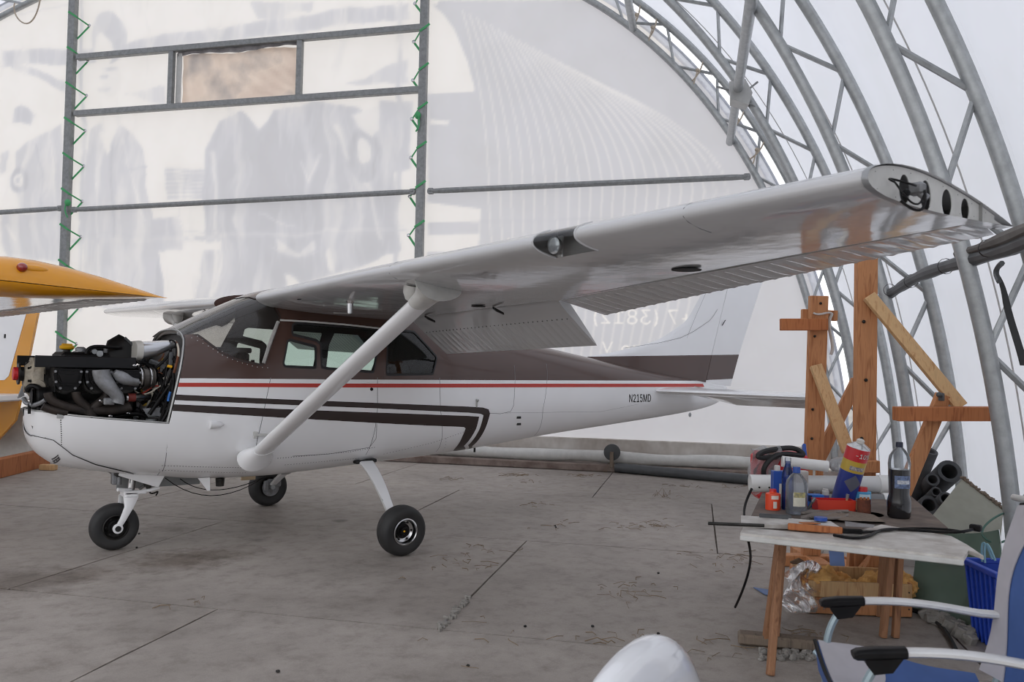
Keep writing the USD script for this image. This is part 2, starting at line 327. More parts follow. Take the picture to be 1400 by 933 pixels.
# middle panel
pg([(104, 72), (236, 46), (420, 18), (560, 2), (560, 24), (420, 40), (240, 64), (104, 92)], .88)
pg([(340, 0), (428, 0), (424, 14), (402, 10), (384, 26), (352, 24)], .92)
pg([(170, 132), (225, 118), (225, 146), (168, 128)], .93); pg([(470, 118), (560, 82), (560, 116)], .90)
el((148, 52), 22, 36, .88); el((141, 68), 11, 24, .99)                            # head with short dark hair
el((150, 112), 13, 22, .98); pg([(137, 96), (150, 94), (160, 98), (150, 99)], .88); pg([(136, 106), (144, 105), (144, 110), (137, 110)], .88); pg([(134, 124), (148, 122), (148, 126), (135, 128)], .9)
pg([(118, 178), (136, 168), (150, 200), (160, 168), (182, 182), (196, 208), (204, 280), (214, 330), (222, 420), (120, 420), (112, 300)], .885)
pg([(134, 182), (147, 214), (151, 206), (146, 178)], 1.0); ln([(152, 200), (158, 330)], 3, .8); ln([(166, 190), (196, 300)], 2, .98); ln([(130, 250), (137, 400)], 4, .97); ln([(178, 232), (200, 228)], 3, .8)
pg([(206, 300), (246, 298), (252, 340), (228, 348), (210, 344)], .87)
for j in range(7): pg([(228, 232+j*6), (280, 230+j*6), (280, 234+j*6), (228, 236+j*6)], .87)
pg([(276, 268), (283, 205), (300, 165), (330, 152), (352, 178), (372, 150), (430, 140), (492, 150), (520, 170), (540, 240), (552, 345), (470, 370), (360, 405), (266, 420), (282, 330)], .855)
pg([(350, 190), (366, 160), (430, 150), (440, 380), (350, 400)], .84)
ln([(291, 205), (297, 260), (294, 330), (292, 410)], 7, .97); ln([(325, 220), (327, 380)], 2, .93); ln([(300, 330), (297, 402)], 4, .97)
ln([(462, 172), (468, 205), (500, 250), (520, 330)], 6, .95); el((497, 212), 22, 36, .80); el((495, 205), 9, 18, .97); el((496, 226), 5, 7, .84)
pg([(484, 160), (520, 148), (522, 176), (508, 186), (494, 176)], .97); ln([(412, 222), (422, 250), (436, 210)], 3, .95); pg([(522, 140), (560, 140), (560, 230), (535, 236), (520, 190)], .86)
pg([(376, 326), (404, 348), (430, 330), (432, 342), (402, 352), (378, 342)], .95); pg([(446, 350), (452, 342), (457, 372), (448, 368)], 1.0); pg([(386, 374), (402, 382), (420, 398), (392, 396)], 1.0); ln([(352, 292), (378, 304), (400, 308)], 3, .95); ln([(366, 338), (400, 352), (436, 344)], 2, .95)
pg([(248, 331), (300, 331), (298, 342), (276, 340), (270, 360), (276, 372), (264, 404), (226, 404), (218, 356), (226, 344), (248, 342)], 1.0)
pg([(214, 350), (222, 380), (224, 420), (208, 420)], .84)
ln([(110, 322), (556, 309)], 1, .84); ln([(585, 305), (960, 296)], 1, .80); ln([(0, 326), (90, 323)], 1, .86)
pg([(100, 330), (560, 312), (560, 316), (100, 336)], .9); pg([(586, 306), (655, 304), (655, 320), (586, 322)], .86)
# left panel: sleeve with a round badge
pg([(0, 72), (92, 66), (92, 86), (0, 92)], .88); pg([(0, 84), (90, 108), (92, 122), (20, 98)], .89); pg([(16, 150), (28, 146), (48, 158), (40, 170), (16, 168)], .86)
pg([(20, 206), (46, 186), (88, 170), (92, 300), (60, 290), (26, 286)], .89); el((28, 246), 14, 18, .82); el((27, 246), 7, 9, .99); el((27, 246), 3, 4, .86); ln([(45, 196), (58, 230), (60, 280)], 3, .82); ln([(70, 190), (76, 280)], 3, .97)
pg([(0, 210), (10, 206), (8, 230), (0, 236)], .86); pg([(0, 292), (92, 290), (92, 360), (10, 350), (0, 330)], .885); ln([(8, 310), (20, 330)], 4, .97); ln([(14, 22), (96, 8)], 1, .82)
# pale welded bands beside the posts
for x in (112, 548): ln([(x, 0), (x-2, 430)], 7, .88)
im = im.filter(ImageFilter.GaussianBlur(1.4)) if False else Image.fromarray(np.asarray(im))
raster = np.asarray(im, float)
from scipy.ndimage import gaussian_filter, map_coordinates
fine = gaussian_filter(raster, 1.0); soft = gaussian_filter(raster, 4.0); xr_ = (np.arange(raster.shape[1])/PPM+SX0 > 0)[None, :]; raster = np.where(xr_, fine, soft*.45+fine*.55)
gy, gx = np.meshgrid(np.arange(raster.shape[0]), np.arange(raster.shape[1]), indexing='ij'); q_ = np.stack([gx/55., gy/80., 0*gx], -1)
wx, wy = (meshkit.fbm(q_, 4, 11)-.5)*20, (meshkit.fbm(q_, 4, 17)-.5)*16            # the picture's outlines are not ruled straight
left_ = gx/PPM+SX0 < -.1; warped = map_coordinates(raster, [gy+wy*left_, gx+wx*left_], order=1, mode='nearest')
fold = meshkit.fbm(np.stack([gx/16.+wx*.12, gy/95.+wy*.03, 0*gx], -1), 4, 23); raster = np.where(left_ & (warped < .955), warped+np.clip(fold-.52, -.12, .2)*.24, np.where(left_, warped-np.clip(fold-.66, 0, .2)*.15, raster))
cloud = meshkit.fbm(np.stack(np.meshgrid(np.linspace(0, 14, raster.shape[1]), np.linspace(0, 7, raster.shape[0])), -1)[..., [0, 1, 1]]*[1, 1, 0], 4, 3)
raster = np.where(raster < .955, raster+(cloud-.5)*.03, raster)
# lettering of the print, read from outside (mirrored from in here)
txt = np.zeros_like(raster); ti = Image.new('F', (raster.shape[1], raster.shape[0]), 0.0); td_ = ImageDraw.Draw(ti)
def letters(s, height, s_right, z):
    m = meshkit.text_mesh(s, height, .002); v = np.array(m.vertices)
    for f in np.array(m.faces)[m.face_normals[:, 2] > .9]:
        td_.polygon([((s_right-v[i, 0]-SX0)*PPM, (SZ1-(z+v[i, 1]))*PPM) for i in f], fill=1.0)
letters('+7 (3812)', .215, 3.98, 2.07); letters('апа У', .22, 3.46, 1.60); letters('ЭН', .2, 1.62, 3.14)
raster = np.maximum(raster, gaussian_filter(np.asarray(ti, float), .5)*1.06)
ss = np.unique(np.r_[np.arange(SX0, -8.6, .15), np.arange(-8.6, 2.3, .032), np.arange(2.3, 4.1, .014), np.arange(4.1, SX1, .04)])
zs = np.unique(np.r_[np.arange(SZ0, 1.55, .045), np.arange(1.55, 2.4, .014), np.arange(2.4, 7.7, .032), np.arange(7.7, SZ1, .1)])
# keep cells inside the gable outline
GA = arch(.155); gp = Polygon([(s, z) for s, z in GA]); import shapely.prepared
SSg, ZZg = np.meshgrid(ss, zs, indexing='ij'); ins = shapely.contains_xy(gp, SSg.ravel(), ZZg.ravel()).reshape(SSg.shape)
up = np.interp(ss, GA[::-1, 0], np.maximum.accumulate(GA[::-1, 1]) if False else GA[::-1, 1])
cell = ins[:-1, :-1] & ins[1:, :-1] & ins[:-1, 1:] & ins[1:, 1:]
cell &= ~((SSg[:-1, :-1] > -4.24) & (SSg[1:, 1:] < -2.22) & (ZZg[:-1, :-1] > 5.60) & (ZZg[1:, 1:] < 6.42))
ii, jj = np.nonzero(cell); nz_ = len(zs); a = ii*nz_+jj
F = np.vstack([np.stack([a, a+nz_, a+nz_+1], 1), np.stack([a, a+nz_+1, a+1], 1)])
bow = .03*(meshkit.fbm(np.stack([SSg*.8, ZZg*.5, 0*SSg], -1).reshape(-1, 3), 3, 5)-.5)
V = E1*SSg.reshape(-1, 1)+E2*(KB+.03+bow[:, None])+EZ*ZZg.reshape(-1, 1)
pr = map_coordinates(raster, [(SZ1-ZZg.ravel())*PPM, (SSg.ravel()-SX0)*PPM], order=1, mode='nearest')
used, inv = np.unique(F, return_inverse=True)
pr = np.clip(1-(1-pr)*1.9, .4, 1.08); wf = np.clip((pr-.70)/.28, 0, 1)[:, None]
colr = pr[:, None]*((1-wf)*A3(.98, .98, 1.035)+wf*A3(1.03, .995, .955))
wall = thing('wall_back', 'white fabric gable wall with a faint printed picture showing through', 'wall', kind='structure')
part('fabric', TM(V[used], inv.reshape(-1, 3)), M['gable'], wall, smooth=True, color=colr[used])
part('edge_strip', loft([[H(s, KB+.012, z) for s, z in arch(o)] for o in (.10, .21)], False, False), M['roof'], wall)
hem = [H(s, KB+.02, z) for s, z in arch(.205)]
part('hem', tube(hem, .02, 6), M['roof'], wall)

# ---- gable frame
for s_, w_, nm in ((-6.31, .13, 'left'), (-.08, .12, 'right')):
    lean = .03 if s_ < -1 else .02
    zt = np.interp(-s_, -ARC[:, 0], ARC[:, 1])
    solo('gable_post', beam(H(s_, KB-.09, 0), H(s_-lean*1.5, KB-.09, zt), w_, .10, up=E2, b=.006), M['steel2'], f'{"grey box-section gable post laced with cord, above the orange wing tip" if s_<-1 else "grey box-section gable post standing behind the strut of the big wing"}', 'post')
for z, nm in ((5.52, 'lower'), (6.48, 'upper')):
    solo('gable_beam', beam(H(-6.24, KB-.08, z), H(-.15, KB-.08, z+.10), .10, .09, up=EZ, b=.005), M['steel2'], f'{nm} of the two grey box beams between the gable posts', 'beam')
win = thing('window_1', 'dusty clear film window patched into the gable between two uprights', 'window', H(-3.3, KB-.02, 5.6), kind='structure')
filmmat = fabric('dirty_window_film', lin(220, 204, 190), (.97, .90, .84), .66, wr=1.0, blot=.72)
part('film', sheet(lambda u, v: H(-4.26+2.05*u, KB-.035+.02*math.sin(9*u+5*v)*math.sin(7*v)+.012*math.sin(31*u*(1+v)), 5.60+(.80+.03*u+.02*math.sin(10*u))*v), 40, 20, .004), filmmat, win)
part('fold', sheet(lambda u, v: H(-4.36+2.15*u, KB-.045+.015*math.sin(40*u), 6.40+.10*v+.02*math.sin(9*u)+.05*u), 50, 4, .01), pbr('folded_film', lin(150, 146, 146), .6, var=.3, scale=14), win)
part('edge_strip', cbox(H(-4.33, KB-.04, 6.0), (.10, .012, .9), .003, (E1, E2, EZ)), M['oldwhite'], win)
for s_ in (-4.44, -2.16):
    part('upright', beam(H(s_, KB-.08, 5.56), H(s_, KB-.08, 6.5), .085, .09, up=E2, b=.005), M['steel2'], win)
def gtube(s0, z0, s1, z1, label):
    a, b = H(s0, KB-.10, z0), H(s1, KB-.10, z1); d = unit(b-a)
    t = thing('gable_tube', label, 'tube', (a+b)/2*[1, 1, 0]+EZ*z0)
    part('pipe', tube([a, a+d*.25, b-d*.25, b], [.032, .042, .042, .032], 10), M['steel2'], t)
    for e, q in ((a, 1), (b, -1)): part('clamp', [cbox(e+d*.05*q, (.08, .06, .09), .008, (d, E2, EZ)), ball(e+d*.05*q-E2*.035, .014, 1)], M['steel2'], t)
gtube(-9.6, 3.80, -6.40, 3.92, 'grey horizontal gable tube running out of view from the corded post')
gtube(-6.22, 3.89, -.17, 4.05, 'long grey horizontal gable tube between the two gable posts')
gtube(.02, 4.05, 4.72, 4.14, 'grey horizontal gable tube from the gable post to the curved truss')
# green cord lacing
def cord(s_, side, zr, label):
    t = thing('lacing_cord', label, 'cord', H(s_, KB, zr[0])); z = zr[0]; eye = s_+side*.22
    while z < zr[1]:
        part('strand', [beam(H(s_-side*.07, KB-.15, z+.50), H(s_+side*.09, KB-.145, z+.40), .035, .004, up=E2, b=.001), beam(H(s_+side*.07, KB-.14, z+.41), H(eye, KB-.0, z+.30), .024, .004, up=E2, b=.001)], M['green'], t)
        part('strand', beam(H(eye, KB-.0, z+.28), H(s_+side*.05, KB-.06, z+.06), .034, .004, up=E2, b=.001), M['green'], t)
        part('eyelet', lathe([(.02, 0), (.03, .006), (.02, .012)], H(eye+side*.01, KB+.0, z+.30), -E2, 10), M['chrome'], t)
        z += .60
    part('knot', [ball(H(s_+side*.08, KB-.16, 4.0 if side > 0 else 5.2), (.05, .05, .06), 1), tube(spl([H(s_+side*.08, KB-.17, 4.0 if side > 0 else 5.2), H(s_+side*.05, KB-.18, 3.9 if side > 0 else 5.05), H(s_+side*.1, KB-.17, 3.75 if side > 0 else 4.95)], 8), .012, 5)], M['green'], t)
cord(-6.33, 1, (1.35, 7.3), 'green flat cord zigzag lacing the fabric to the post over the orange wing')
cord(-.07, -1, (3.1, 7.2), 'green flat cord zigzag lacing the fabric to the post above the wing strut')
# jute ties between the gable hem and the roof truss
for j, l in enumerate((9.1, 8.35, 7.2, 6.9, 6.0, 5.1, 4.6)):
    p, q = on_arch(l, .03), on_arch(l+.12, TD-.02); m_ = (p+q)/2
    solo('jute_tie', [tube(spl([H(*[p[0], KB-.03], p[1]), H(m_[0]+.02, KB-.05, m_[1]-.03), H(q[0], KB-.02, q[1])], 8), .012, 5), ball(H(m_[0], KB-.05, m_[1]), .03, 1), tube(spl([H(m_[0], KB-.05, m_[1]), H(m_[0]-.03, KB-.07, m_[1]-.12), H(m_[0]-.05, KB-.06, m_[1]-.2)], 6), .010, 5)], M['rope'], f'frayed jute tie on the gable truss, {["topmost", "second from the top", "third from the top", "fourth from the top", "fifth from the top", "sixth from the top", "lowest"][j]} of the row', 'rope tie', group='jute ties along the gable truss')
solo('hanging_rope', tube(spl([sz_ for sz_ in [H(*[onplane(20, 4, E2, KB-.15)@E1, KB-.15], onplane(20, 4, E2, KB-.15)[2]), onplane(25, 26, E2, KB-.15), onplane(38, 32, E2, KB-.15), onplane(48, 22, E2, KB-.15), onplane(55, -4, E2, KB-.15)]], 20), .012, 6), M['rope'], 'brown rope hanging in a loop below the truss at the upper left corner', 'rope')
# plinth, wrapped tube and kerb along the gable
part('baseboard_back', [cbox(H(-3, 6.26, .05), (20, .62, .10), .01, (E1, E2, EZ))], pbr('kerb_concrete', lin(142, 128, 120), .9, col2=lin(104, 88, 80), scale=5, bump=.4, bscale=20, bdist=.01), None)
tag(stage.GetPrimAtPath('/World/baseboard_back'), 'low stained concrete kerb below the gable wall', 'kerb', kind='structure')
part('trim_1', [cbox(H(-3, 6.43, .31), (20, .08, .22), .01, (E1, E2, EZ))], pbr('plinth_plaster', lin(220, 216, 210), .85, col2=lin(140, 124, 110), scale=1.5, stretch=(1, 1, .8)), None)
tag(stage.GetPrimAtPath('/World/trim_1'), 'stained plaster plinth strip under the gable fabric', 'trim', kind='structure')
wr = thing('fabric_roll', 'long roll of white fabric lying on the kerb under the tail', 'fabric roll', H(1, 6.12, .1))
rp = [H(s, 6.13+.012*math.sin(s*5), .185+.01*math.sin(s*3.1)) for s in np.linspace(-11, 4.9, 90)]
part('roll', tube(rp, [.085+.006*math.sin(i*.9) for i in range(90)], 12), M['oldwhite'], wr)
bracket = thing('pipe_bracket', 'dark round pipe bracket standing on the kerb beneath the tail', 'bracket', H(2.85, 5.98, 0))
pb = H(2.9, 6.0, .0)
part('plate', [lathe([(.06, 0), (.115, .01), (.115, .05), (.06, .06)], pb+EZ*.27-E2*.03, E2, 18)], M['pipe'], bracket)
part('stand', cbox(pb+EZ*.17-E2*.04, (.05, .04, .22), .005, (E1, E2, EZ)), M['woodgrey'], bracket)

# ---- floor slabs
fl = thing('floor', 'grey concrete slab floor with stains and open joints', 'floor', kind='structure')
def stain(P, r, amt): return (P, r, amt)
def floor_mat():
    nodes = {'c': ('geometry', {}), 'n1': ('noise_texture', {'scale': .7, 'detail': 8.0, 'roughness': .65}), 'n2': ('noise_texture', {'scale': 7.0, 'detail': 8.0, 'roughness': .7}), 'n3': ('noise_texture', {'scale': 160.0, 'detail': 2.0}),
        'r1': ('rgb_ramp', {'ramp': [(.3, lin(134, 126, 119)), (.52, lin(160, 152, 145)), (.75, lin(174, 166, 158))]}), 'r2': ('rgb_ramp', {'ramp': [(.3, (.62, .60, .58)), (.5, (.95, .95, .95)), (.75, (1.1, 1.1, 1.1))]}),
        'k': ('mix', {'mix_type': 'multiply', 'fac': .8}), 'r3': ('rgb_ramp', {'ramp': [(.3, (.86, .86, .86)), (.7, (1.08, 1.08, 1.08))]}), 'k2': ('mix', {'mix_type': 'multiply', 'fac': .6}),
        'b': ('bump', {'strength': .35, 'distance': .004}), 'rr': ('map_range', {'from_min': .3, 'from_max': .7, 'to_min': .5, 'to_max': .8}), 'p': ('principled_bsdf', {'specular_ior_level': .35})}
    links = [('c.position', 'n1.vector'), ('c.position', 'n2.vector'), ('c.position', 'n3.vector'), ('n1.fac', 'r1.fac'), ('n2.fac', 'r2.fac'), ('r1.color', 'k.color1'), ('r2.color', 'k.color2'), ('n3.fac', 'r3.fac'), ('k.color', 'k2.color1'), ('r3.color', 'k2.color2'),
        ('n2.fac', 'b.height'), ('b.normal', 'p.normal'), ('n1.fac', 'rr.value'), ('rr.result', 'p.roughness')]
    prev = 'k2.color'
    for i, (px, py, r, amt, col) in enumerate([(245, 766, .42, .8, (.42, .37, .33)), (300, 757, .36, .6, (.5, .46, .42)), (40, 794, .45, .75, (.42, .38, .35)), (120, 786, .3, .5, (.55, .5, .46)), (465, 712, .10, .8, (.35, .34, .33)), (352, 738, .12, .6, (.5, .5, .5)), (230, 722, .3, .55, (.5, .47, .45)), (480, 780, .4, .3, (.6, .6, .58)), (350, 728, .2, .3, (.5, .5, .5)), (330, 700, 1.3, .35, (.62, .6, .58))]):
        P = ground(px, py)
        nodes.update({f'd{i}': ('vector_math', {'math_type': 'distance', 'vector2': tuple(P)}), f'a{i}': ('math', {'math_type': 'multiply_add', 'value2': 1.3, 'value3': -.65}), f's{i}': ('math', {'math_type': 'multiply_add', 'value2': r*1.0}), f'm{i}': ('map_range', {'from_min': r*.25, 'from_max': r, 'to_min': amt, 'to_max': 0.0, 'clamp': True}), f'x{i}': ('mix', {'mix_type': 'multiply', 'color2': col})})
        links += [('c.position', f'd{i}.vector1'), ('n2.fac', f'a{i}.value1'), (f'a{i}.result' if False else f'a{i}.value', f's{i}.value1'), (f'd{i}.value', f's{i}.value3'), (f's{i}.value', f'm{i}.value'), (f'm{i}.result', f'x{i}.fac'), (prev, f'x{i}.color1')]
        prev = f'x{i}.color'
    links.append((prev, 'p.base_color'))
    return mat('concrete_floor', nodes, links, 'p.BSDF')
M['floor'] = floor_mat()
part('joint_bed', cbox(H(-3.2, -2.4, -.03), (19.5, 18.2, .03), .001, (E1, E2, EZ)), pbr('joint_dirt', lin(96, 86, 78), .95, var=.4, scale=30), fl)
rows = [(-11.2, -8.6, .3, 2.75), (-8.6, -6.1, 1.2, 2.75), (-6.1, -3.75, .1, 2.75), (-3.75, -1.30, 1.39, 4.6), (-1.30, 1.10, -.02, 2.71), (1.10, 3.60, 1.40, 2.80), (3.60, 5.95, .12, 2.80), (5.95, 6.8, .1, 9)]
for k0, k1, sph, w in rows:
    s = sph-w*math.ceil((sph+12.8)/w)
    while s < 6.3:
        a, b = max(s, -12.8), min(s+w, 6.35)
        if b-a > .1:
            g = .0045; dz = RNG.uniform(-.004, .0)
            nx = 10; ptsL = []
            jit = lambda n: RNG.normal(0, .003, n)
            bot = [(x, k0+g+abs(j)) for x, j in zip(np.linspace(a+g, b-g, nx), jit(nx))]; rt = [(b-g-abs(j), y) for y, j in zip(np.linspace(k0+g, k1-g, nx)[1:-1], jit(nx-2))]
            tp = [(x, k1-g-abs(j)) for x, j in zip(np.linspace(b-g, a+g, nx), jit(nx))]; lf = [(a+g+abs(j), y) for y, j in zip(np.linspace(k1-g, k0+g, nx)[1:-1], jit(nx-2))]
            part('slab', prism(bot+rt+tp+lf, .04, H(0, 0, -.02+dz), E1, E2), M['floor'], fl, smooth=False)
        s += w
# ---------------------------------------------------------------- airplane: fuselage surface
FX = [-.866, -.858, -.845, -.81, -.75, -.65, -.5, -.3, 0, .3, .6, .75, 1.0, 1.5, 2.0, 2.3, 2.8, 3.9, 4.9, 6.1, 6.6, 6.86]
FZB = [1.01, .93, .87, .785, .715, .65, .615, .58, .535, .50, .49, .49, .50, .53, .56, .575, .61, .72, .805, .915, .99, 1.08]
FZT = [1.40, 1.41, 1.43, 1.45, 1.47, 1.49, 1.52, 1.55, 1.61, 1.76, 1.915, 1.975, 2.03, 2.05, 1.99, 1.93, 1.80, 1.62, 1.48, 1.33, 1.275, 1.24]
FW = [.02, .10, .165, .265, .335, .39, .435, .475, .515, .545, .565, .575, .585, .585, .565, .54, .475, .365, .265, .135, .085, .04]
FZC = [1.12]*4+[1.125]*4+[1.13, 1.13, 1.13, 1.13, 1.13, 1.13, 1.14, 1.15, 1.17, 1.19, 1.19, 1.18, 1.17, 1.16]
FNU = [2.6]*4+[2.6, 2.6, 2.9, 3.1, 3.3, 3.0, 2.8, 3.0, 3.2, 3.2, 3.0, 2.8, 2.5, 2.3, 2.2, 2.1, 2.0, 2.0]
FNL = [2.3]*3+[2.4, 2.5, 2.6, 2.7, 2.8, 2.9, 3.0, 3.0, 3.0, 3.0, 3.0, 2.9, 2.8, 2.6, 2.3, 2.2, 2.1, 2.0, 2.0]
_P = {n: PchipInterpolator(FX, v) for n, v in dict(zb=FZB, zt=FZT, w=FW, zc=FZC, nu=FNU, nl=FNL).items()}
def fus(x, u, off=0.0):
    """point of the left side at station x, u from -1 (keel) to 1 (top)"""
    x, u = np.broadcast_arrays(np.asarray(x, float), np.asarray(u, float)); q = {n: f(x) for n, f in _P.items()}
    t = u*np.pi/2; n = np.where(u > 0, q['nu'], q['nl']); c, s = np.abs(np.cos(t)), np.abs(np.sin(t))
    r = 1/(c**n+s**n)**(1/n); hgt = np.where(u > 0, q['zt']-q['zc'], q['zc']-q['zb'])
    return np.stack([x, -q['w']*r*c, q['zc']+np.sign(u)*hgt*r*s], -1)
def fus_n(x, u, e=1e-3):
    a = fus(x+e, u)-fus(x-e, u); uu = np.clip(u, -1+e, 1-e); b = fus(x, uu+e)-fus(x, uu-e); n = np.cross(a, b)
    n /= np.maximum(np.linalg.norm(n, axis=-1, keepdims=True), 1e-12)
    return n
def uz(x, z):
    q = {n: f(x) for n, f in _P.items()}; up = z > q['zc']; h = np.where(up, q['zt']-q['zc'], q['zc']-q['zb']); n = np.where(up, q['nu'], q['nl'])
    zeta = np.clip(np.abs(z-q['zc'])/h, 0, 1); eta = (1-zeta**n)**(1/n)
    return np.where(up, 1, -1)*np.arctan2(zeta, eta)*2/np.pi
def fpx(px, py, y0=-.5):
    """photograph pixel -> (x, z) on the left side"""
    y = y0
    for _ in range(30):
        P = aty(px, py, y); y = .5*y+.5*float(fus(P[0], uz(P[0], P[2]))[1])
    return P[0], P[2]
def dense(pts, closed=True, step=.03):
    P = np.asarray(pts, float); out = []; m = len(P)
    for i in range(m if closed else m-1):
        a, b = P[i], P[(i+1) % m]; n = max(1, int(np.linalg.norm(b-a)/step))
        out += [a+(b-a)*t/n for t in range(n)]
    if not closed: out.append(P[-1])
    return np.array(out)
def xu(pts, step=.03):
    """polygon in side view (x, z) -> shapely polygon in (x, u)"""
    D_ = dense(pts, True, step); return Polygon(np.c_[D_[:, 0], uz(D_[:, 0], D_[:, 1])]).buffer(0)
def pxu(pix, step=.03): return xu([fpx(*p) for p in pix], step)
def rounded(poly, r): return poly.buffer(-r).buffer(2*r).buffer(-r)
def skin(poly, off=0.0, dx=.05, du=.035, flip=False):
    """mesh of the fuselage surface inside a polygon of (x, u), moved out by off"""
    polys = list(getattr(poly, 'geoms', [poly])); V, F = [], []; n0 = 0
    for P in polys:
        if P.is_empty or P.area < 1e-7 or P.geom_type != 'Polygon': continue
        shapely.prepare(P); x0, u0, x1, u1 = P.bounds
        gx = np.arange(math.floor(x0/dx), math.ceil(x1/dx)+1)*dx; gu = np.arange(math.floor(u0/du), math.ceil(u1/du)+1)*du
        for i in range(len(gx)-1):
            col = P.intersection(sbox(gx[i], -2, gx[i+1], 2))
            if col.is_empty: continue
            shapely.prepare(col)
            for j in range(len(gu)-1):
                b = sbox(gx[i], gu[j], gx[i+1], gu[j+1])
                if P.contains(b):
                    V += [(gx[i], gu[j]), (gx[i+1], gu[j]), (gx[i+1], gu[j+1]), (gx[i], gu[j+1])]; F += [(n0, n0+1, n0+2), (n0, n0+2, n0+3)]; n0 += 4
                elif col.intersects(b):
                    g = col.intersection(b)
                    for q in getattr(g, 'geoms', [g]):
                        if q.geom_type != 'Polygon' or q.area < 1e-9: continue
                        vv, ff = trimesh.creation.triangulate_polygon(q, engine='earcut')
                        vv = np.asarray(vv); ff = np.asarray(ff)
                        ar = (vv[ff[:, 1], 0]-vv[ff[:, 0], 0])*(vv[ff[:, 2], 1]-vv[ff[:, 0], 1])-(vv[ff[:, 1], 1]-vv[ff[:, 0], 1])*(vv[ff[:, 2], 0]-vv[ff[:, 0], 0])
                        ff = np.where((ar < 0)[:, None], ff[:, ::-1], ff)
                        V += [tuple(p) for p in vv]; F += [tuple(t+n0) for t in ff]; n0 += len(vv)
    V = np.array(V); F = np.array(F); V[:, 1] = np.clip(V[:, 1], -1, 1)
    N = fus_n(V[:, 0], V[:, 1]); P3 = fus(V[:, 0], V[:, 1])+N*off
    if flip: F, N = F[:, ::-1], -N
    return P3, F, N
def skin_part(name, poly, m, parent, off=0.0, both=True, flip=False, dx=.05, du=.035, smooth=None, **kw):
    P3, F, N = skin(poly, off, dx, du, flip)
    if both == 'right': P3, F, N = P3*[1, -1, 1], F[:, ::-1], N*[1, -1, 1]
    elif both: P3, F, N = np.vstack([P3, P3*[1, -1, 1]]), np.vstack([F, F[:, ::-1]+len(P3)]), np.vstack([N, N*[1, -1, 1]])
    return part(name, TM(P3, F), m, parent, normals=N, **kw)

plane = thing('airplane', 'white high wing airplane with brown and red stripes, its engine uncovered', 'airplane', (1.4, 0, 0))
def xz2xu(pts): return xu(pts)
ZB = lambda x: 1.275+.004*np.asarray(x, float)              # lower edge of the brown band
xb = np.linspace(-.2, 7, 50)
front = [(.09, 1.59), (.088, 1.56), (.07, 1.48), (.03, 1.27), (-.03, .95), (-.03, .60), (-.01, .545)]
D_ = dense(front, False, .02); fr = [(.09, 1.0)]+[(x, float(uz(x, z))) for x, z in D_]+[(-.01, -1.0)]
FULL = Polygon(fr+[(6.86, -1), (6.86, 1)]).buffer(0)
BELOW = Polygon([(x, float(uz(x, ZB(x)))) for x in xb]+[(7.2, -1.2), (-.5, -1.2)]).buffer(0)
WIN = {}
WIN['windscreen'] = unary_union([rounded(Polygon([(.12, 1.0)]+[(x, float(uz(x, z))) for x, z in dense([fpx(243, 458, -.35), fpx(271, 457), fpx(289, 470), fpx(304, 481), fpx(323, 490), fpx(358, 498), fpx(382, 434), fpx(370, 414), (.64, 1.90)], False, .02)]+[(.60, 1.0)]).buffer(0), .012),
    Polygon([(.125, 1), (.135, .93), (.595, .93), (.595, 1)])])
WIN['vent_window'] = rounded(pxu([(388, 497), (393.6, 467), (397, 466), (431.5, 475), (431.5, 502.3), (390, 500.5)]), .012)
WIN['door_window'] = rounded(pxu([(400, 457), (400.5, 445), (406, 442.7), (519, 451.5), (510.5, 508), (450, 503.5), (440, 501.7), (439, 470), (432, 464.6), (402, 457.5)]), .012)
WIN['rear_window'] = rounded(pxu([(528.5, 511), (530, 470), (534, 451.6), (566, 454.5), (597, 489), (591.5, 511), (533, 512)]), .012)
HOLES = unary_union(list(WIN.values()))
upper = FULL.difference(BELOW); lower = FULL.intersection(BELOW)
skin_part('upper_skin', upper.difference(HOLES), M['brown'], plane)
skin_part('lower_skin', lower, M['white'], plane)
cab = FULL.intersection(sbox(.12, -.93, 2.35, 1.0)).difference(HOLES)
skin_part('cabin_lining', cab, M['lining'], plane, off=-.02, flip=True)
for nm in ('vent_window', 'door_window', 'rear_window'):
    for sd in (False, 'right'): skin_part(nm, WIN[nm].buffer(.006), M['glass'], plane, off=-.006, both=sd)
skin_part('windscreen', WIN['windscreen'].buffer(.004).intersection(sbox(-1, -1, 9, 1)), M['screen'], plane, off=-.004)
# window rubbers and frames
for nm in ('vent_window', 'door_window', 'rear_window'):
    for sd in (False, 'right'): skin_part('window_seal', WIN[nm].buffer(.010).difference(WIN[nm].buffer(-.004)), M['black'], plane, off=.001, both=sd)
scr = WIN['windscreen']
for sd in (False, 'right'): skin_part('windscreen_strip', scr.buffer(.014).difference(scr.buffer(.002)).intersection(sbox(.15, .1, .80, .8)), M['dkbrown'], plane, off=.002, both=sd)
# painted stripes
def strip_px(top, bot): return top+bot[::-1]
Zr = lambda x, a: 1.275+.004*x-a
xr = np.linspace(.02, 6.35, 60)
red = Polygon([(x, float(uz(x, 1.243+.0035*x))) for x in xr]+[(x, float(uz(x, 1.214+.0020*x))) for x in xr[::-1]]).intersection(FULL)
skin_part('red_stripe', red, M['red'], plane, off=.0012)
s1 = pxu([(239, 539.6), (380, 546), (515, 551.2), (640, 556.2), (660, 557.5), (668, 560), (669.8, 566), (663.5, 586), (645.7, 610), (637.5, 616.5), (633.5, 616.5), (640, 609), (656, 586), (661, 568), (657, 566), (640, 564.5), (515, 558.6), (380, 553.2), (238, 547.3)], .02)
s2 = pxu([(237, 553), (380, 559.4), (560, 566), (640, 569), (655, 570), (651, 586), (634, 610), (629.5, 616.5), (619, 616.5), (622, 613), (632, 597), (636.5, 586), (634, 584), (560, 581), (515, 578.6), (380, 571), (236, 562)], .02)
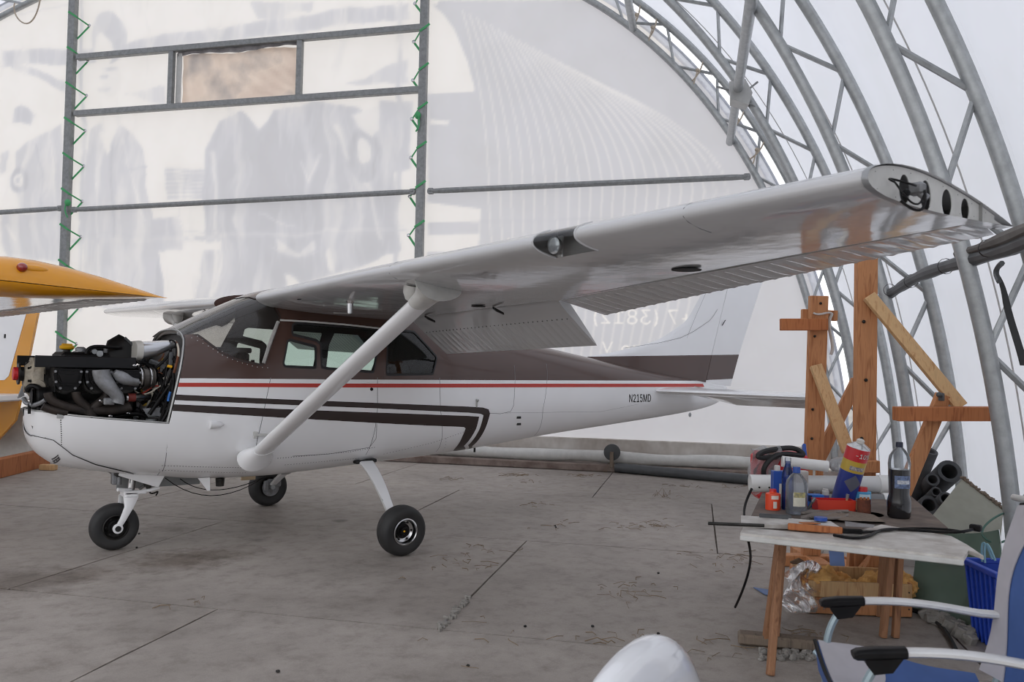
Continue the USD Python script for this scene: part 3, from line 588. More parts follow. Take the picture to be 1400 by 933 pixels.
for s_ in (s1, s2): skin_part('brown_stripe', s_.intersection(FULL), M['dkbrown'], plane, off=.0012)
# registration letters
tm = meshkit.text_mesh('N215MD', 1.0, .002); tv = np.array(tm.vertices); tf = np.array(tm.faces)
xa, za = fpx(859.5, 550.2, -.2); xb2, zb2 = fpx(889.5, 550.2, -.2); _, ztop = fpx(859.5, 539.5, -.2)
wd = tv[:, 0].max(); xx = xa+(xb2-xa)*tv[:, 0]/wd; zz = za+(ztop-za)*tv[:, 1]; xx = xx+(fpx(859.5, 539.5, -.2)[0]-xa)*tv[:, 1]; fx_ = fus(xx, uz(xx, zz)); fn_ = fus_n(xx, uz(xx, zz))
part('registration_lettering', TM(fx_+fn_*(.0008+tv[:, 2:]), tf), M['engblack'], plane, smooth=False)
# panel joints and doors: fine dark lines
seamm = pbr('panel_joint', lin(120, 120, 122), .7)
def seamline(pix, w=.0022, px=True):
    P = [fpx(*p) for p in pix] if px else pix
    L_ = dense(P, False, .02); ul = np.c_[L_[:, 0], uz(L_[:, 0], L_[:, 1])]
    return LineString(ul).buffer(w)
seams = [seamline([(370, 517), (362, 556), (352, 600), (348, 620)]), seamline([(516, 517), (516, 560), (512, 590), (500, 622)]), seamline([(601, 517), (602, 560), (596, 618)]), seamline([(515, 580), (514, 600), (505, 612), (450, 621), (400, 624)]),
         seamline([(703, 500), (702, 555), (698, 563), (684, 566), (608, 562)]), seamline([(747, 498), (742, 560), (730, 596)]), seamline([(690, 565), (822, 563), (872, 553)], .0012), seamline([(229, 580), (228, 610), (222, 645)])]
for sm in seams:
    for sd in (False, 'right'): skin_part('panel_joint', sm.intersection(FULL), seamm, plane, off=.0008, dx=.1, du=.07, both=sd)
# rivets
def fuspt(px, py, y0=-.5, off=0.0):
    x, z = fpx(px, py, y0); u = uz(x, z); return fus(x, u)+fus_n(x, u)*off, fus_n(x, u)
def rivet_line(pix, n):
    P = dense([fpx(*p) for p in pix], False, .001); t = np.linspace(0, len(P)-1, n).astype(int); return P[t]
def rivets(lines, r=.0045):
    V, F = [], []
    for L_ in lines:
        for x, z in L_:
            u = uz(x, z); c, n = fus(x, u), fus_n(x, u); s, w_, _ = frame(n); k = len(V)
            V += [c+r*(s*math.cos(a)+w_*math.sin(a)) for a in np.arange(6)*math.pi/3]+[c+n*r*.5]; F += [(k+i, k+(i+1) % 6, k+6) for i in range(6)]
    m = TM(V, F); return trimesh.util.concatenate([m, mirror(m)])
rl = [rivet_line([(222, 637), (340, 640), (345, 634)], 34), rivet_line([(218, 643), (335, 647), (343, 637)], 34), rivet_line([(380, 627), (480, 618), (512, 612)], 40), rivet_line([(390, 636), (490, 627)], 28), rivet_line([(525, 621), (590, 606), (650, 585)], 34), rivet_line([(610, 600), (606, 616)], 5)]
part('rivet', rivets(rl), pbr('rivet_dark', lin(112, 112, 116), .5), plane, kind='stuff')
rl2 = [rivet_line([(262, 462), (286, 474), (306, 487), (326, 495), (350, 502), (366, 503)], 16), rivet_line([(270, 460), (290, 472), (310, 485)], 7)]
part('rivet', rivets(rl2, .004), M['alu'], plane, kind='stuff')
# wing-root fairing strip above the windows
part('root_strip', tube([fus(x, uz(x, z))+A3(0, -.015, 0) for x, z in [fpx(382, 438), fpx(420, 440), fpx(470, 444), fpx(520, 449.5)]], .008, 6), M['oldwhite'], plane)
part('windscreen_post_tape', tube([fus(x, uz(x, z))+A3(0, -.006, 0) for x, z in [fpx(360, 497), fpx(366, 478), fpx(373, 458), fpx(380, 440)]], .014, 6), pbr('peeling_sealant', lin(170, 168, 164), .8, var=.3, scale=30), plane)
# firewall frame lip and firewall
fwx = lambda z: np.interp(z, [.5, .60, .95, 1.27, 1.48, 1.56, 1.7], [-.01, -.03, -.03, .03, .07, .088, .09])
def fsec(off, zmin=.9, n=60):
    u = np.linspace(-1, 1, 161); out = []
    for q in u:
        x = .03
        for _ in range(4): x = float(fwx(fus(x, q)[2]))
        P = fus(x, q)+fus_n(x, q)*off
        if P[2] > zmin: out.append(P)
    return np.array(out)
lipL = fsec(-.012, .94); lip_path = np.vstack([lipL, lipL[::-1][1:]*[1, -1, 1]])
inner = fsec(-.045, .94); inner_path = np.vstack([inner, inner[::-1][1:]*[1, -1, 1]])
mlip = len(lip_path); part('firewall_lip', [loft([lip_path+A3(-.02, 0, 0), lip_path+A3(.0, 0, 0), inner_path+A3(.0, 0, 0), inner_path+A3(-.015, 0, 0)], False, False), tube(lip_path+A3(-.01, 0, 0), .009, 6)], M['alu'], plane)
fw_in = fsec(-.02, .55); ring = np.vstack([fw_in, fw_in[::-1]*[1, -1, 1]]); ring[:, 0] += .03
part('firewall', TM(np.vstack([ring, ring.mean(0)]), [[i, (i+1) % len(ring), len(ring)] for i in range(len(ring))]), pbr('firewall_sheet', lin(64, 60, 56), .5, .4, var=.4), plane)
# lower cowl
lipx = [(-.87, 1.035), (-.80, 1.032), (-.6, 1.005), (-.3, .975), (-.03, .95)]
LZ = PchipInterpolator([p[0] for p in lipx], [p[1] for p in lipx])
xs_ = -.03-.834*np.sin(np.linspace(0, np.pi/2, 60))
cowl = Polygon([(x, float(uz(x, LZ(x)))) for x in xs_[::-1]]+[(-.03, float(uz(-.03, .6))), (-.01, -1), (-.864, -1)]).buffer(0)
chin = Polygon([(-.864, -1)]+[(x, float(uz(x, z))) for x, z in dense([(-.862, .90), (-.84, .875), (-.72, .845), (-.60, .74), (-.45, .665), (-.25, .60), (-.18, .575)], False, .02)]+[(-.12, -1)]).buffer(0)
skin_part('lower_cowl', cowl.difference(chin), M['white'], plane, dx=.012)
skin_part('cowl_chin', chin, M['white'], plane, dx=.012, off=.006)
skin_part('chin_edge', chin.boundary.buffer(.0022).intersection(cowl.buffer(-.004)), seamm, plane, off=.007)
skin_part('cowl_liner', cowl.intersection(sbox(-.83, -1, 0, 1)), pbr('cowl_inside', lin(60, 58, 56), .7), plane, off=-.012, flip=True, dx=.03)
lp = np.array([fus(x, uz(x, LZ(x))) for x in xs_]); lp = np.vstack([lp[::-1], lp*[1, -1, 1]])
off_in = lp*A3(1, .93, 1); part('cowl_lip', loft([lp+EZ*.004, lp+EZ*.012, off_in+EZ*.012, off_in-EZ*.004], False, False), M['alu'], plane)
P_ = [fus(x, uz(x, LZ(x)))+A3(0, .014, .014) for x in np.linspace(-.72, -.08, 7)]
part('cowl_fastener', [lathe([(.011, 0), (.011, .004), (.004, .005)], p, EZ, 8) for p in P_], M['engblack'], plane, kind='stuff')
tb, tn = fuspt(82.5, 566, -.4, .004); part('cowl_tab', hull([tb+A3(dx, dy, dz) for dx, dy, dz in ((-.02, 0, -.03), (.02, 0, -.03), (.018, 0, .02), (-.018, 0, .02), (0, 0, .032), (-.02, -.008, -.03), (.02, -.008, -.03), (.018, -.008, .02), (-.018, -.008, .02))]), M['alu'], plane)
part('cowl_tab', lathe([(.014, 0), (.014, .006)], tb+A3(0, -.008, .012), (0, -1, 0), 10), M['dark'], plane)
part('rivet', rivets([rivet_line([(83, 575), (84, 608)], 12), rivet_line([(40, 603), (70, 606)], 8)], .005), pbr('worn_rivet', lin(90, 88, 86), .6), plane, kind='stuff')
# paint chips near the nose, small stencil on the chin
skin_part('paint_chip', unary_union([Polygon([fpx(px, py, -.38), fpx(px+3, py+1.5, -.38), fpx(px+1.5, py+5, -.38)]) for px, py in ((43, 582), (48, 596), (62, 598), (40, 598), (55, 590))]) if False else unary_union([pxu([(px, py), (px+2.4, py+1.2), (px+1.6, py+5)]) for px, py in ((43, 582), (48, 596), (61, 598), (41, 598))]), pbr('chip_grey', lin(110, 108, 106), .7), plane, off=.001)
skin_part('stencil_mark', unary_union([pxu([(px, py), (px+9, py-6), (px+10, py-4.6), (px+1, py+1.4)]) for px, py in ((71, 626.5), (72.2, 629), (73.4, 631.4))]+[pxu([(73+3*k, 629-2*k), (74+3*k, 628.4-2*k), (77+3*k, 631-2*k), (75.4+3*k, 632-2*k)]) for k in range(3)]), pbr('stencil_ink', lin(86, 84, 88), .7), plane, off=.008, kind='stuff')
# small things on the side: vent scoop, door handle, step, latch, static port
sc, sn = fuspt(297, 580.5); part('side_scoop', lathe([(.002, -.05), (.022, -.02), (.030, .02), (.032, .055), (.024, .058)], sc+sn*.006, (-1, 0, .02), 14), M['white'], plane)
hd, hn = fuspt(356, 594.5); part('door_handle', [cbox(hd+hn*.012, (.10, .012, .018), .004), cbox(hd+hn*.006+A3(-.04, 0, 0), (.035, .014, .05), .004)], M['oldwhite'], plane)
ll, lnn = fuspt(651.5, 552); part('latch', [cbox(ll+lnn*.006, (.014, .010, .07), .003), ball(ll+lnn*.012+EZ*.03, .014, 1)], M['alu'], plane)
l2, ln2 = fuspt(508, 532.5); part('lock', lathe([(.014, 0), (.012, .006)], l2, ln2, 10), M['engblack'], plane)
for py in (571, 580): l3, ln3 = fuspt(709, py); part('static_vent', cbox(l3+ln3*.004, (.05, .01, .022), .003), M['engdark'], plane)
part('antenna_fin', prism([(-.04, 0), (.05, 0), (.055, -.10), (.035, -.10)], .012, A3(.30, -.26, .52), (1, 0, 0), EZ), M['white'], plane)
part('drain', cyl(A3(.45, -.2, .50), A3(.45, -.2, .44), .035, .03, 10), M['engdark'], plane)
part('belly_wire', tube(spl([A3(.15, -.2, .515), A3(.35, -.2, .42), A3(.8, -.15, .47)], 12), .003, 4), M['engblack'], plane)
part('belly_wire', tube(spl([A3(.10, 0, .5), A3(.45, 0, .34), A3(.95, .05, .48)], 12), .003, 4), M['engblack'], plane)
part('drain_tube', tube([A3(3.0, 0, .62), A3(3.0, 0, .57)], .01, 5), M['engblack'], plane)
part('tail_ring', lathe([(.020, 0), (.028, .004), (.020, .008)], A3(6.2, -.01, .885), (0, -1, 0), 12), M['steel'], plane)
part('tail_cone', ball(fus(6.86, 0.0)*A3(1, 0, 1)+A3(-.02, 0, 0), (.10, .05, .085), 2), M['white'], plane)
# cabin inside
part('cabin_floor', cbox(A3(1.2, 0, .74), (1.7, .86, .04), .01), M['lining'], plane)
part('instrument_panel', [cbox(A3(.52, 0, 1.33), (.10, .86, .30), .03), cbox(A3(.42, 0, 1.49), (.34, .82, .04), .02)], M['engblack'], plane)
for y in (-.27, .27):
    st = part('seat', cbox(A3(1.25, y, 1.0), (.46, .42, .14), .04), M['seat'], plane)
    part('backrest', cbox(A3(1.50, y, 1.18), (.12, .42, .34), .05, (unit((1, 0, .25)), (0, 1, 0), unit((-.25, 0, 1)))), M['seat'], st)
    yk = part('control_yoke', tube([A3(.62, y, 1.32), A3(.80, y, 1.32)], .014, 6), M['engblack'], plane)
    part('grip', tube(spl([A3(.80, y-.14, 1.42), A3(.80, y-.10, 1.32), A3(.80, y+.10, 1.32), A3(.80, y+.14, 1.42)], 10), .016, 6), M['engblack'], yk)
part('rear_bench', [cbox(A3(2.0, 0, 1.0), (.42, .9, .14), .04), cbox(A3(2.2, 0, 1.16), (.1, .9, .3), .05)], M['seat'], plane)
part('rear_bulkhead', TM(np.vstack([(q := np.vstack([fus(2.33, np.linspace(-1, 1, 30))*A3(1, .97, 1), fus(2.33, np.linspace(1, -1, 30))*A3(1, -.97, 1)])), q.mean(0)]), [[i, (i+1) % 60, 60] for i in range(60)]), M['lining'], plane)

# ---------------------------------------------------------------- wings
WY = np.array([.40, .62, 2.54, 5.28])
def wle(y): return A3(.6067+np.interp(y, [2.0, 5.28], [0, .114]), 0, 1.9068+.0265*(y-.62))
def wch(y): return float(np.interp(y, WY, [1.62, 1.62, 1.62, 1.12]))
def winc(y): return float(np.interp(y, WY, [.074, .074, .066, .020]))
def naca(x, up):
    yt = .6*(.2969*np.sqrt(x)-.126*x-.3516*x**2+.2843*x**3-.1036*x**4); m_, p_ = .02, .4
    yc = np.where(x < p_, m_/p_**2*(2*p_*x-x*x), m_/(1-p_)**2*(1-2*p_+2*p_*x-x*x)); return yc+(yt if up else -yt)
def wpt(y, xi, up, side=-1, dz=0.0):
    L_, c, a = wle(y), wch(y), winc(y); z = float(naca(np.asarray(xi, float), up))+dz/c
    return A3(L_[0]+c*(xi*math.cos(a)+z*math.sin(a)), side*y, L_[2]+c*(z*math.cos(a)-xi*math.sin(a)))
LXI = np.r_[0, .004, .012, .025, .045, .07, .10, .14, .19, .25, .32, .40, .48, .56, .64, .70]
def wing_loop(y, xe, side=-1, trim=None): return [wpt(y, x*xe/.70, True, side) for x in LXI[::-1]]+[wpt(y, x*xe/.70, False, side) for x in LXI[1:]]
def wing_mesh(y0, y1, xe, side=-1, n=8, cap=False):
    ys = np.linspace(y0, y1, n); m = loft([wing_loop(y, xe, side) for y in ys], False, False)
    if side < 0: m = TM(m.vertices, np.array(m.faces)[:, ::-1])
    return m
BAY = (3.68, 3.96)
for side, nm in ((-1, 'left'), (1, 'right')):
    y0 = .40 if side < 0 else .56
    w = part('wing', wing_mesh(y0, 2.54, .72, side, 10), M['wing'], plane, smooth=50)
    if side < 0:
        part('outer_skin', [wing_mesh(2.54, BAY[0], .745, side, 6), wing_mesh(BAY[1], 5.28, .745, side, 8)], M['wing'], w, smooth=50)
        # landing light bay: upper and lower skin kept aft of the nose
        lo = loft([[wpt(y, x*.745/.70, False, side) for x in LXI if x >= .10] for y in BAY], False, False); up_ = loft([[wpt(y, x*.745/.70, True, side) for x in LXI if x >= .07] for y in BAY], False, False)
        part('outer_skin', [TM(lo.vertices, np.array(lo.faces)[:, ::-1]), up_], M['wing'], w, smooth=50)
        cov = loft([[wpt(y, x*.745/.70, True, side) for x in (.07, .045, .025, .012, .004)]+[wpt(y, x*.745/.70, False, side) for x in (0, .004, .012, .025, .045, .07, .10)] for y in np.linspace(*BAY, 4)], False, False)
        part('light_cover', cov, M['lightglass'], plane, smooth=60)
        for yb in BAY: part('bay_rib', prism([(wpt(yb, x*.745/.7, u, side)[0], wpt(yb, x*.745/.7, u, side)[2]) for x, u in [(q, True) for q in (.10, .07, .045, .025, .012, .004)]+[(q, False) for q in (0, .004, .012, .025, .045, .07, .10)]], .004, A3(0, side*yb, 0), (1, 0, 0), EZ), pbr('bay_rib_dark' + ('' if yb < 3.8 else '_outer'), lin(62, 62, 62), .6), plane, smooth=False)
        bk = [wpt(y, .11, u, side) for y in BAY for u in (True, False)]
        part('bay_wall', TM(bk, [[0, 1, 3], [0, 3, 2]]), pbr('bay_paint', lin(104, 104, 102), .5), plane, smooth=False)
        lc = A3(.752, -3.742, 1.972)
        lamp = part('landing_light', lathe([(.014, .035), (.032, .02), (.042, .0), (.044, -.008)], lc+A3(.0, 0, .0), (1, 0, .1), 20, False), M['chrome'], plane)
        part('lens', ball(lc+A3(-.004, 0, 0), (.012, .041, .041), 2), pbr('lamp_lens', lin(206, 208, 210), .12, .3, var=.25, scale=60), lamp); part('bulb', ball(lc+A3(.02, 0, 0), .012, 1), M['chrome'], lamp)
        part('bracket', cbox(lc+A3(.035, .0, 0), (.012, .03, .10), .002), M['alu'], lamp)
    else: part('outer_skin', wing_mesh(2.54, 5.28, .745, side, 10), M['wing'], w, smooth=50)
    part('root_rib', prism([(wpt(y0, x, True, side)[0], wpt(y0, x, True, side)[2]) for x in LXI[::-1]*.72/.70]+[(wpt(y0, x, False, side)[0], wpt(y0, x, False, side)[2]) for x in LXI[1:]*.72/.70], .004, A3(0, side*y0, 0), (1, 0, 0), EZ), M['brown'], plane, smooth=False)
    part('tip_skin', wing_mesh(5.215, 5.28, .995, side, 3), M['wing'], w, smooth=50)
    # rear spar face
    sp = loft([[wpt(y, .72 if y < 2.55 else .745, True, side), wpt(y, .72 if y < 2.55 else .745, False, side)] for y in (.4, 2.54, 2.541, 5.28)], False, False)
    part('rear_spar', sp if side < 0 else TM(sp.vertices, np.array(sp.faces)[:, ::-1]), M['alu'], plane, smooth=False)
    # upper shroud over the flap
    part('flap_shroud', loft([[wpt(y, x, True, side) for x in (.72, .78, .84, .86)]+[wpt(y, x, True, side, -.006) for x in (.86, .72)] for y in (.5, 2.52)], True, True), M['wing'], plane, smooth=50)
    # flap, let down, with beaded skin
    fang = .70
    def flap_pt(y, t, up):
        h = wpt(y, .735, False, side)+A3(.045, 0, .035); c = .30*wch(y); th = .055*(1-t)**.8*(math.sqrt(max(t, 0)*6) if t < .16 else 1)
        bead = .0045*max(0, math.cos(y*2*math.pi/.075))**2*min(1, max(0, (t-.42)*12))*(1-max(0, t-.9)*10) if not up else 0
        loc = A3(t*c, 0, (th if up else -th*.45-bead)); ca, sa = math.cos(fang), math.sin(fang)
        return h+A3(loc[0]*ca+loc[2]*sa, 0, -loc[0]*sa+loc[2]*ca)
    tt = np.r_[0, .02, .06, .12, .2, .3, .4, .46, .5, .7, .9, .97, 1.0]; ys = np.linspace(.66, 2.50, 150)
    part('flap', loft([[flap_pt(y, t, True) for t in tt[::-1]]+[flap_pt(y, t, False) for t in tt[1:]] for y in ys], True, True), M['wing'], plane, smooth=40)
    part('flap_rivet', [ball(flap_pt(y, .40, False), .005, 0) for y in np.arange(.7, 2.5, .05)], M['engdark'], plane, kind='stuff')
    for yy in (1.05, 1.95): part('flap_track', prism([(0, 0), (.09, -.035), (.095, -.05), (.03, -.03), (0, -.012)], .014, wpt(yy, .70, False, side), (1, 0, 0), EZ), M['engdark'], plane)
    # aileron with corrugated skin
    def ail_pt(y, t, up):
        x = .752+t*(1-.752); rip = .0042*max(0, math.cos((y+.35*t)*math.pi/.098))**8*min(1, t*8) + .0042*max(0, -math.cos((y+.35*t)*math.pi/.098))**8*min(1, t*8)
        droop = np.interp(y, [2.54, 5.28], [.07, .012])*t
        P = wpt(y, x, up, side); return P+A3(0, 0, (-rip-droop-.004*t) if not up else rip*.5-droop)
    ta = np.r_[0, .06, .15, .4, .7, .93, 1.0]; ya = np.linspace(2.56, 5.20, 430)
    am = loft([[ail_pt(y, t, True) for t in ta[::-1]]+[ail_pt(y, t, False) for t in ta] for y in ya], True, True)
    part('aileron', am if side > 0 else am, M['wing'], plane, smooth=60)
    # tip rib with lightening holes
    yt_ = 5.265; out = [(wpt(yt_, x, True, side)[0], wpt(yt_, x, True, side)[2]) for x in np.linspace(1, .02, 40)]+[(wpt(yt_, x, False, side)[0], wpt(yt_, x, False, side)[2]) for x in np.linspace(.02, 1, 40)]
    big = lambda g: max(getattr(g, 'geoms', [g]), key=lambda q: q.area)
    rib = big(Polygon(out).buffer(-.004))
    if side < 0:
        for (px, py, rx, ry) in ((1236, 259, .036, .050), (1265, 268, .038, .054), (1294, 278, .038, .050), (1319, 287, .033, .042)):
            c = aty(px, py, -yt_); rib = rib.difference(affinity.scale(Point(c[0], c[2]).buffer(1.0, 12), rx, ry))
        c = aty(1366, 302, -yt_); rib = rib.difference(affinity.rotate(sbox(c[0]-.045, c[2]-.006, c[0]+.045, c[2]+.006).buffer(.004), -8))
    rp_ = part('tip_rib', prism(rib, .003, A3(0, side*yt_, 0), (1, 0, 0), EZ), M['oldwhite'], plane, smooth=False)
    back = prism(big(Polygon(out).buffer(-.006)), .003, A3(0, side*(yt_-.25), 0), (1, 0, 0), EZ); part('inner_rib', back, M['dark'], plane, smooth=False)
    if side < 0:
        part('rib_rivet', [ball(A3(q[0], -yt_-.001, q[1]), .002, 0) for q in [big(Polygon(out).buffer(-.018)).exterior.interpolate(t, True).coords[0] for t in np.linspace(.1, .95, 15)]], M['engdark'], plane, kind='stuff')
        c = aty(1252, 258, -yt_-.05); mo = part('tip_light_motor', [cbox(c+A3(.01, 0, 0), (.038, .05, .042), .008), cyl(c+A3(.01, -.01, -.015), c+A3(.015, -.03, -.035), .013)], M['castalu'], plane)
        part('wire', [tube(spl([c+A3(-.03, 0, .01), c+A3(-.09, -.02, .0), c+A3(-.13, .02, .015), c+A3(-.14, 0, .0)], 14), .004, 5), tube(spl([c+A3(0, -.03, -.02), c+A3(-.06, -.02, -.06), c+A3(-.10, .0, -.02), c+A3(-.07, .04, .02)], 14), .0035, 5), tube(spl([c+A3(0, -.03, -.01), c+A3(-.03, -.03, -.08), c+A3(-.08, .01, -.05)], 12), .005, 5), ball(c+A3(-.045, .01, -.02), .014, 1)], M['engblack'], mo)
        part('leading_edge_cap', loft([[wpt(y, x, True, side)+A3(-.004, 0, .002) for x in (.09, .05, .02, .006)]+[wpt(y, x, False, side)+A3(-.004, 0, -.003) for x in (0, .006, .02, .05, .10, .2, .35, .5)] for y in (5.262, 5.285)], False, False), pbr('tip_cap_grey', lin(150, 152, 154), .35, .3), plane, smooth=60)
        for yy in (2.42, 4.55):
            part('skin_joint', tube([wpt(yy, x, u, side) for x, u in [(.2, True), (.1, True), (.03, True), (.005, True), (.005, False), (.03, False), (.09, False), (.14, False)]], .0022, 5), seamm, plane)
        for yb in BAY: part('cover_edge', tube([wpt(yb, x*.745/.7, u, side) for x, u in [(q, True) for q in (.07, .045, .025, .012, .004)]+[(q, False) for q in (0, .004, .012, .025, .045, .07, .10)]], .006, 6), M['wing'], plane)
    # small things under the wing
    part('vent_mast', [cyl(wpt(1.42, .18, False, side), wpt(1.42, .18, False, side)-EZ*.085, .022, .018, 10), tube([wpt(1.42, .18, False, side)-EZ*.085, wpt(1.42, .18, False, side)+A3(-.12, 0, -.088)], .005, 5), lathe([(.03, 0), (.022, .02)], wpt(1.42, .18, False, side)+EZ*.004, -EZ, 10)], M['chrome'] if side < 0 else M['oldwhite'], plane)
    part('access_hole', lathe([(.075, 0), (.075, .004)], wpt(3.9 if side < 0 else 4, .60, False, side)-EZ*.004, -EZ, 18), M['dark'], plane)
    part('access_hole', lathe([(.05, 0), (.05, .004)], wpt(1.95, .62, False, side)-EZ*.004, -EZ, 18), M['dark'], plane)
    part('drain_hole', lathe([(.014, 0), (.014, .004)], wpt(1.05, .05, False, side)-EZ*.004+A3(-.006, 0, 0), -EZ, 10), M['engblack'], plane)
    # strut
    sa, sb = A3(.58, side*.585, .70), wpt(2.50, .165, False, side)+A3(0, 0, -.02); sd = unit(sb-sa); fx = unit(A3(1, 0, 0)-sd*sd[0]); fy = np.cross(sd, fx)
    def sring(P, c, t, n=20):
        a = np.arange(n)*2*np.pi/n; return [P+fx*c*(.5*math.cos(q)+.04)+fy*t*.5*math.sin(q)*(1-.35*math.cos(q)) for q in a]
    st = part('strut', loft([sring(sa+(sb-sa)*t, .155, .07) for t in (0, .5, .985)], True, True), M['white'], plane, smooth=60)
    part('lower_fairing', loft([sring(sa-sd*.03-A3(0, side*.02, .02), .28, .17), sring(sa+sd*.01, .25, .13), sring(sa+sd*.05, .20, .10), sring(sa+sd*.10, .17, .08)], True, True), M['white'], st, smooth=60)
    part('upper_fairing', loft([sring(sb-sd*.16, .165, .078), sring(sb-sd*.08, .185, .09), sring(sb-sd*.02, .25, .13), sring(sb+sd*.03+EZ*.01, .36, .22)], True, True), M['oldwhite'], st, smooth=60)
    part('fairing_lug', lathe([(.055, 0), (.05, .05), (.03, .09), (.002, .105)], wpt(2.36, .13, False, side)+EZ*.01, (0, -side*.3, -1), 14), M['oldwhite'], plane)

# ---------------------------------------------------------------- tail
def blade(sl, x0, x1, up_axis=EZ, n=12, origin=None):
    """sl: [(h, leading x, trailing x, thickness)] along the span; x0..x1 the part of the chord, rounded nose, sharp tail"""
    rings = []
    for h, a, b, t in sl:
        xi = np.linspace(x0, x1, n); th = t*np.where(xi < .28, np.sqrt(np.clip(1-((.28-xi)/.28)**2, 0, 1)), np.clip(1-(xi-.28)/.72, .05, 1)**.85)
        rings.append([(a+(b-a)*x, +q/2, h) for x, q in zip(xi[::-1], th[::-1])]+[(a+(b-a)*x, -q/2, h) for x, q in zip(xi, th)])
    return rings
finle = PchipInterpolator([1.28, 1.50, 1.645, 1.685, 1.734, 1.827, 1.947, 2.058, 2.24, 2.95], [3.9, 4.2, 4.5, 4.84, 5.14, 5.60, 5.88, 6.10, 6.27, 6.72])
fsh = lambda x: .0365*(x-7.16)
rte = lambda z: np.interp(z, [1.24, 1.65, 2.08, 2.71, 2.95], [6.99, 7.16, 7.37, 7.69, 7.81])
hng = lambda z: np.interp(z, [1.24, 1.63, 2.0, 2.95], [6.43, 6.555, 6.68, 7.02])
def fin_piece(z0, z1, which, n=14):
    sl = []
    for z in np.linspace(z0, z1, n):
        a, b, c = float(finle(z)), float(hng(z)), float(rte(z)); rx = np.linspace(0, 1, 12)
        if which == 'fin':
            th = .085*np.sqrt(np.clip(1-(1-np.minimum(rx*max(b-a, .1)/.5, 1))**2, 0, 1)); xx = a+(b-a)*rx
        else: th = .085*(1-rx*.93); xx = b+.006+(c-b)*rx
        sl.append([(x, t/2, z+fsh(x)) for x, t in zip(xx[::-1], th[::-1])]+[(x, -t/2, z+fsh(x)) for x, t in zip(xx, th)])
    return loft(sl, True, True)
part('fin_band', fin_piece(1.29, 1.645, 'fin'), M['brown'], plane, smooth=40)
part('fin', fin_piece(1.645, 2.92, 'fin', 30), M['white'], plane, smooth=40)
rud = part('rudder', fin_piece(1.645, 2.95, 'rudder'), M['white'], plane, smooth=40)
part('rudder_band', fin_piece(1.335, 1.645, 'rudder', 4), M['brown'], rud, smooth=40)
part('rudder_foot', fin_piece(1.245, 1.335, 'rudder', 4), M['white'], rud, smooth=40)
part('fin_joint', [tube([A3(float(finle(z))+.42, -.046, z) for z in np.linspace(1.66, 2.2, 8)], .002, 4), tube([A3(6.0, -.038, 1.66), A3(6.25, -.044, 2.1), A3(6.5, -.044, 2.5)], .002, 4)], seamm, plane)
part('rudder_antenna', tube([A3(6.75, -.05, 2.0), A3(6.80, -.06, 2.07)], .005, 5), M['engblack'], plane)
HZ = 1.18
for side in (-1, 1):
    def stab(x0, x1, ys, n=12):
        sl = []
        for y in ys:
            le = np.interp(y, [.05, .25, 1.75, 1.93, 1.97], [5.34, 5.365, 5.50, 5.53, 5.60]); hg = np.interp(y, [.05, 1.97], [5.98, 5.95]); t = np.interp(y, [0, 1.85, 1.97], [.085, .065, .03])
            xi = np.linspace(0, 1, n)**1.5; th = t*np.sqrt(np.clip(1-(1-np.minimum(xi*1.8, 1))**2, 0, 1))
            sl.append([(le+(hg-le)*x, side*y, HZ+q/2) for x, q in zip(xi[::-1], th[::-1])]+[(le+(hg-le)*x, side*y, HZ-q/2) for x, q in zip(xi, th)])
        m = loft(sl, True, True); return m
    part('stabilizer', stab(0, 1, np.r_[.03, .25, .6, 1.2, 1.75, 1.88, 1.94, 1.97]), M['white'], plane, smooth=50)
    el_ = []
    for y in np.r_[.16, .3, .55, .56, 1.0, 1.5, 1.96]:
        hg = 5.955; ch = np.interp(y, [.16, .55, 1.96], [.16, .47, .42]); a = .33
        el_.append([(hg+ch*t*math.cos(a), side*y, HZ-ch*t*math.sin(a)+q) for t, q in ((1, .003), (.5, .02), (.1, .034), (0, .03), (0, -.03), (.1, -.034), (.5, -.02), (1, -.003))])
    part('elevator', loft(el_, True, True), M['wing'], plane, smooth=40)
    part('elevator_horn', hull([A3(x, side*y, z) for x, z in ((5.60, 1.315), (5.63, 1.33), (5.70, 1.29), (5.98, 1.20), (5.98, 1.15), (5.72, 1.24)) for y in (1.975, 2.06)]), M['white'], plane)
part('trim_actuator', cbox(A3(6.1, -.11, 1.235), (.42, .03, .012), .003, (unit((1, 0, -.12)), (0, 1, 0), unit((.12, 0, 1)))), M['alu'], plane)

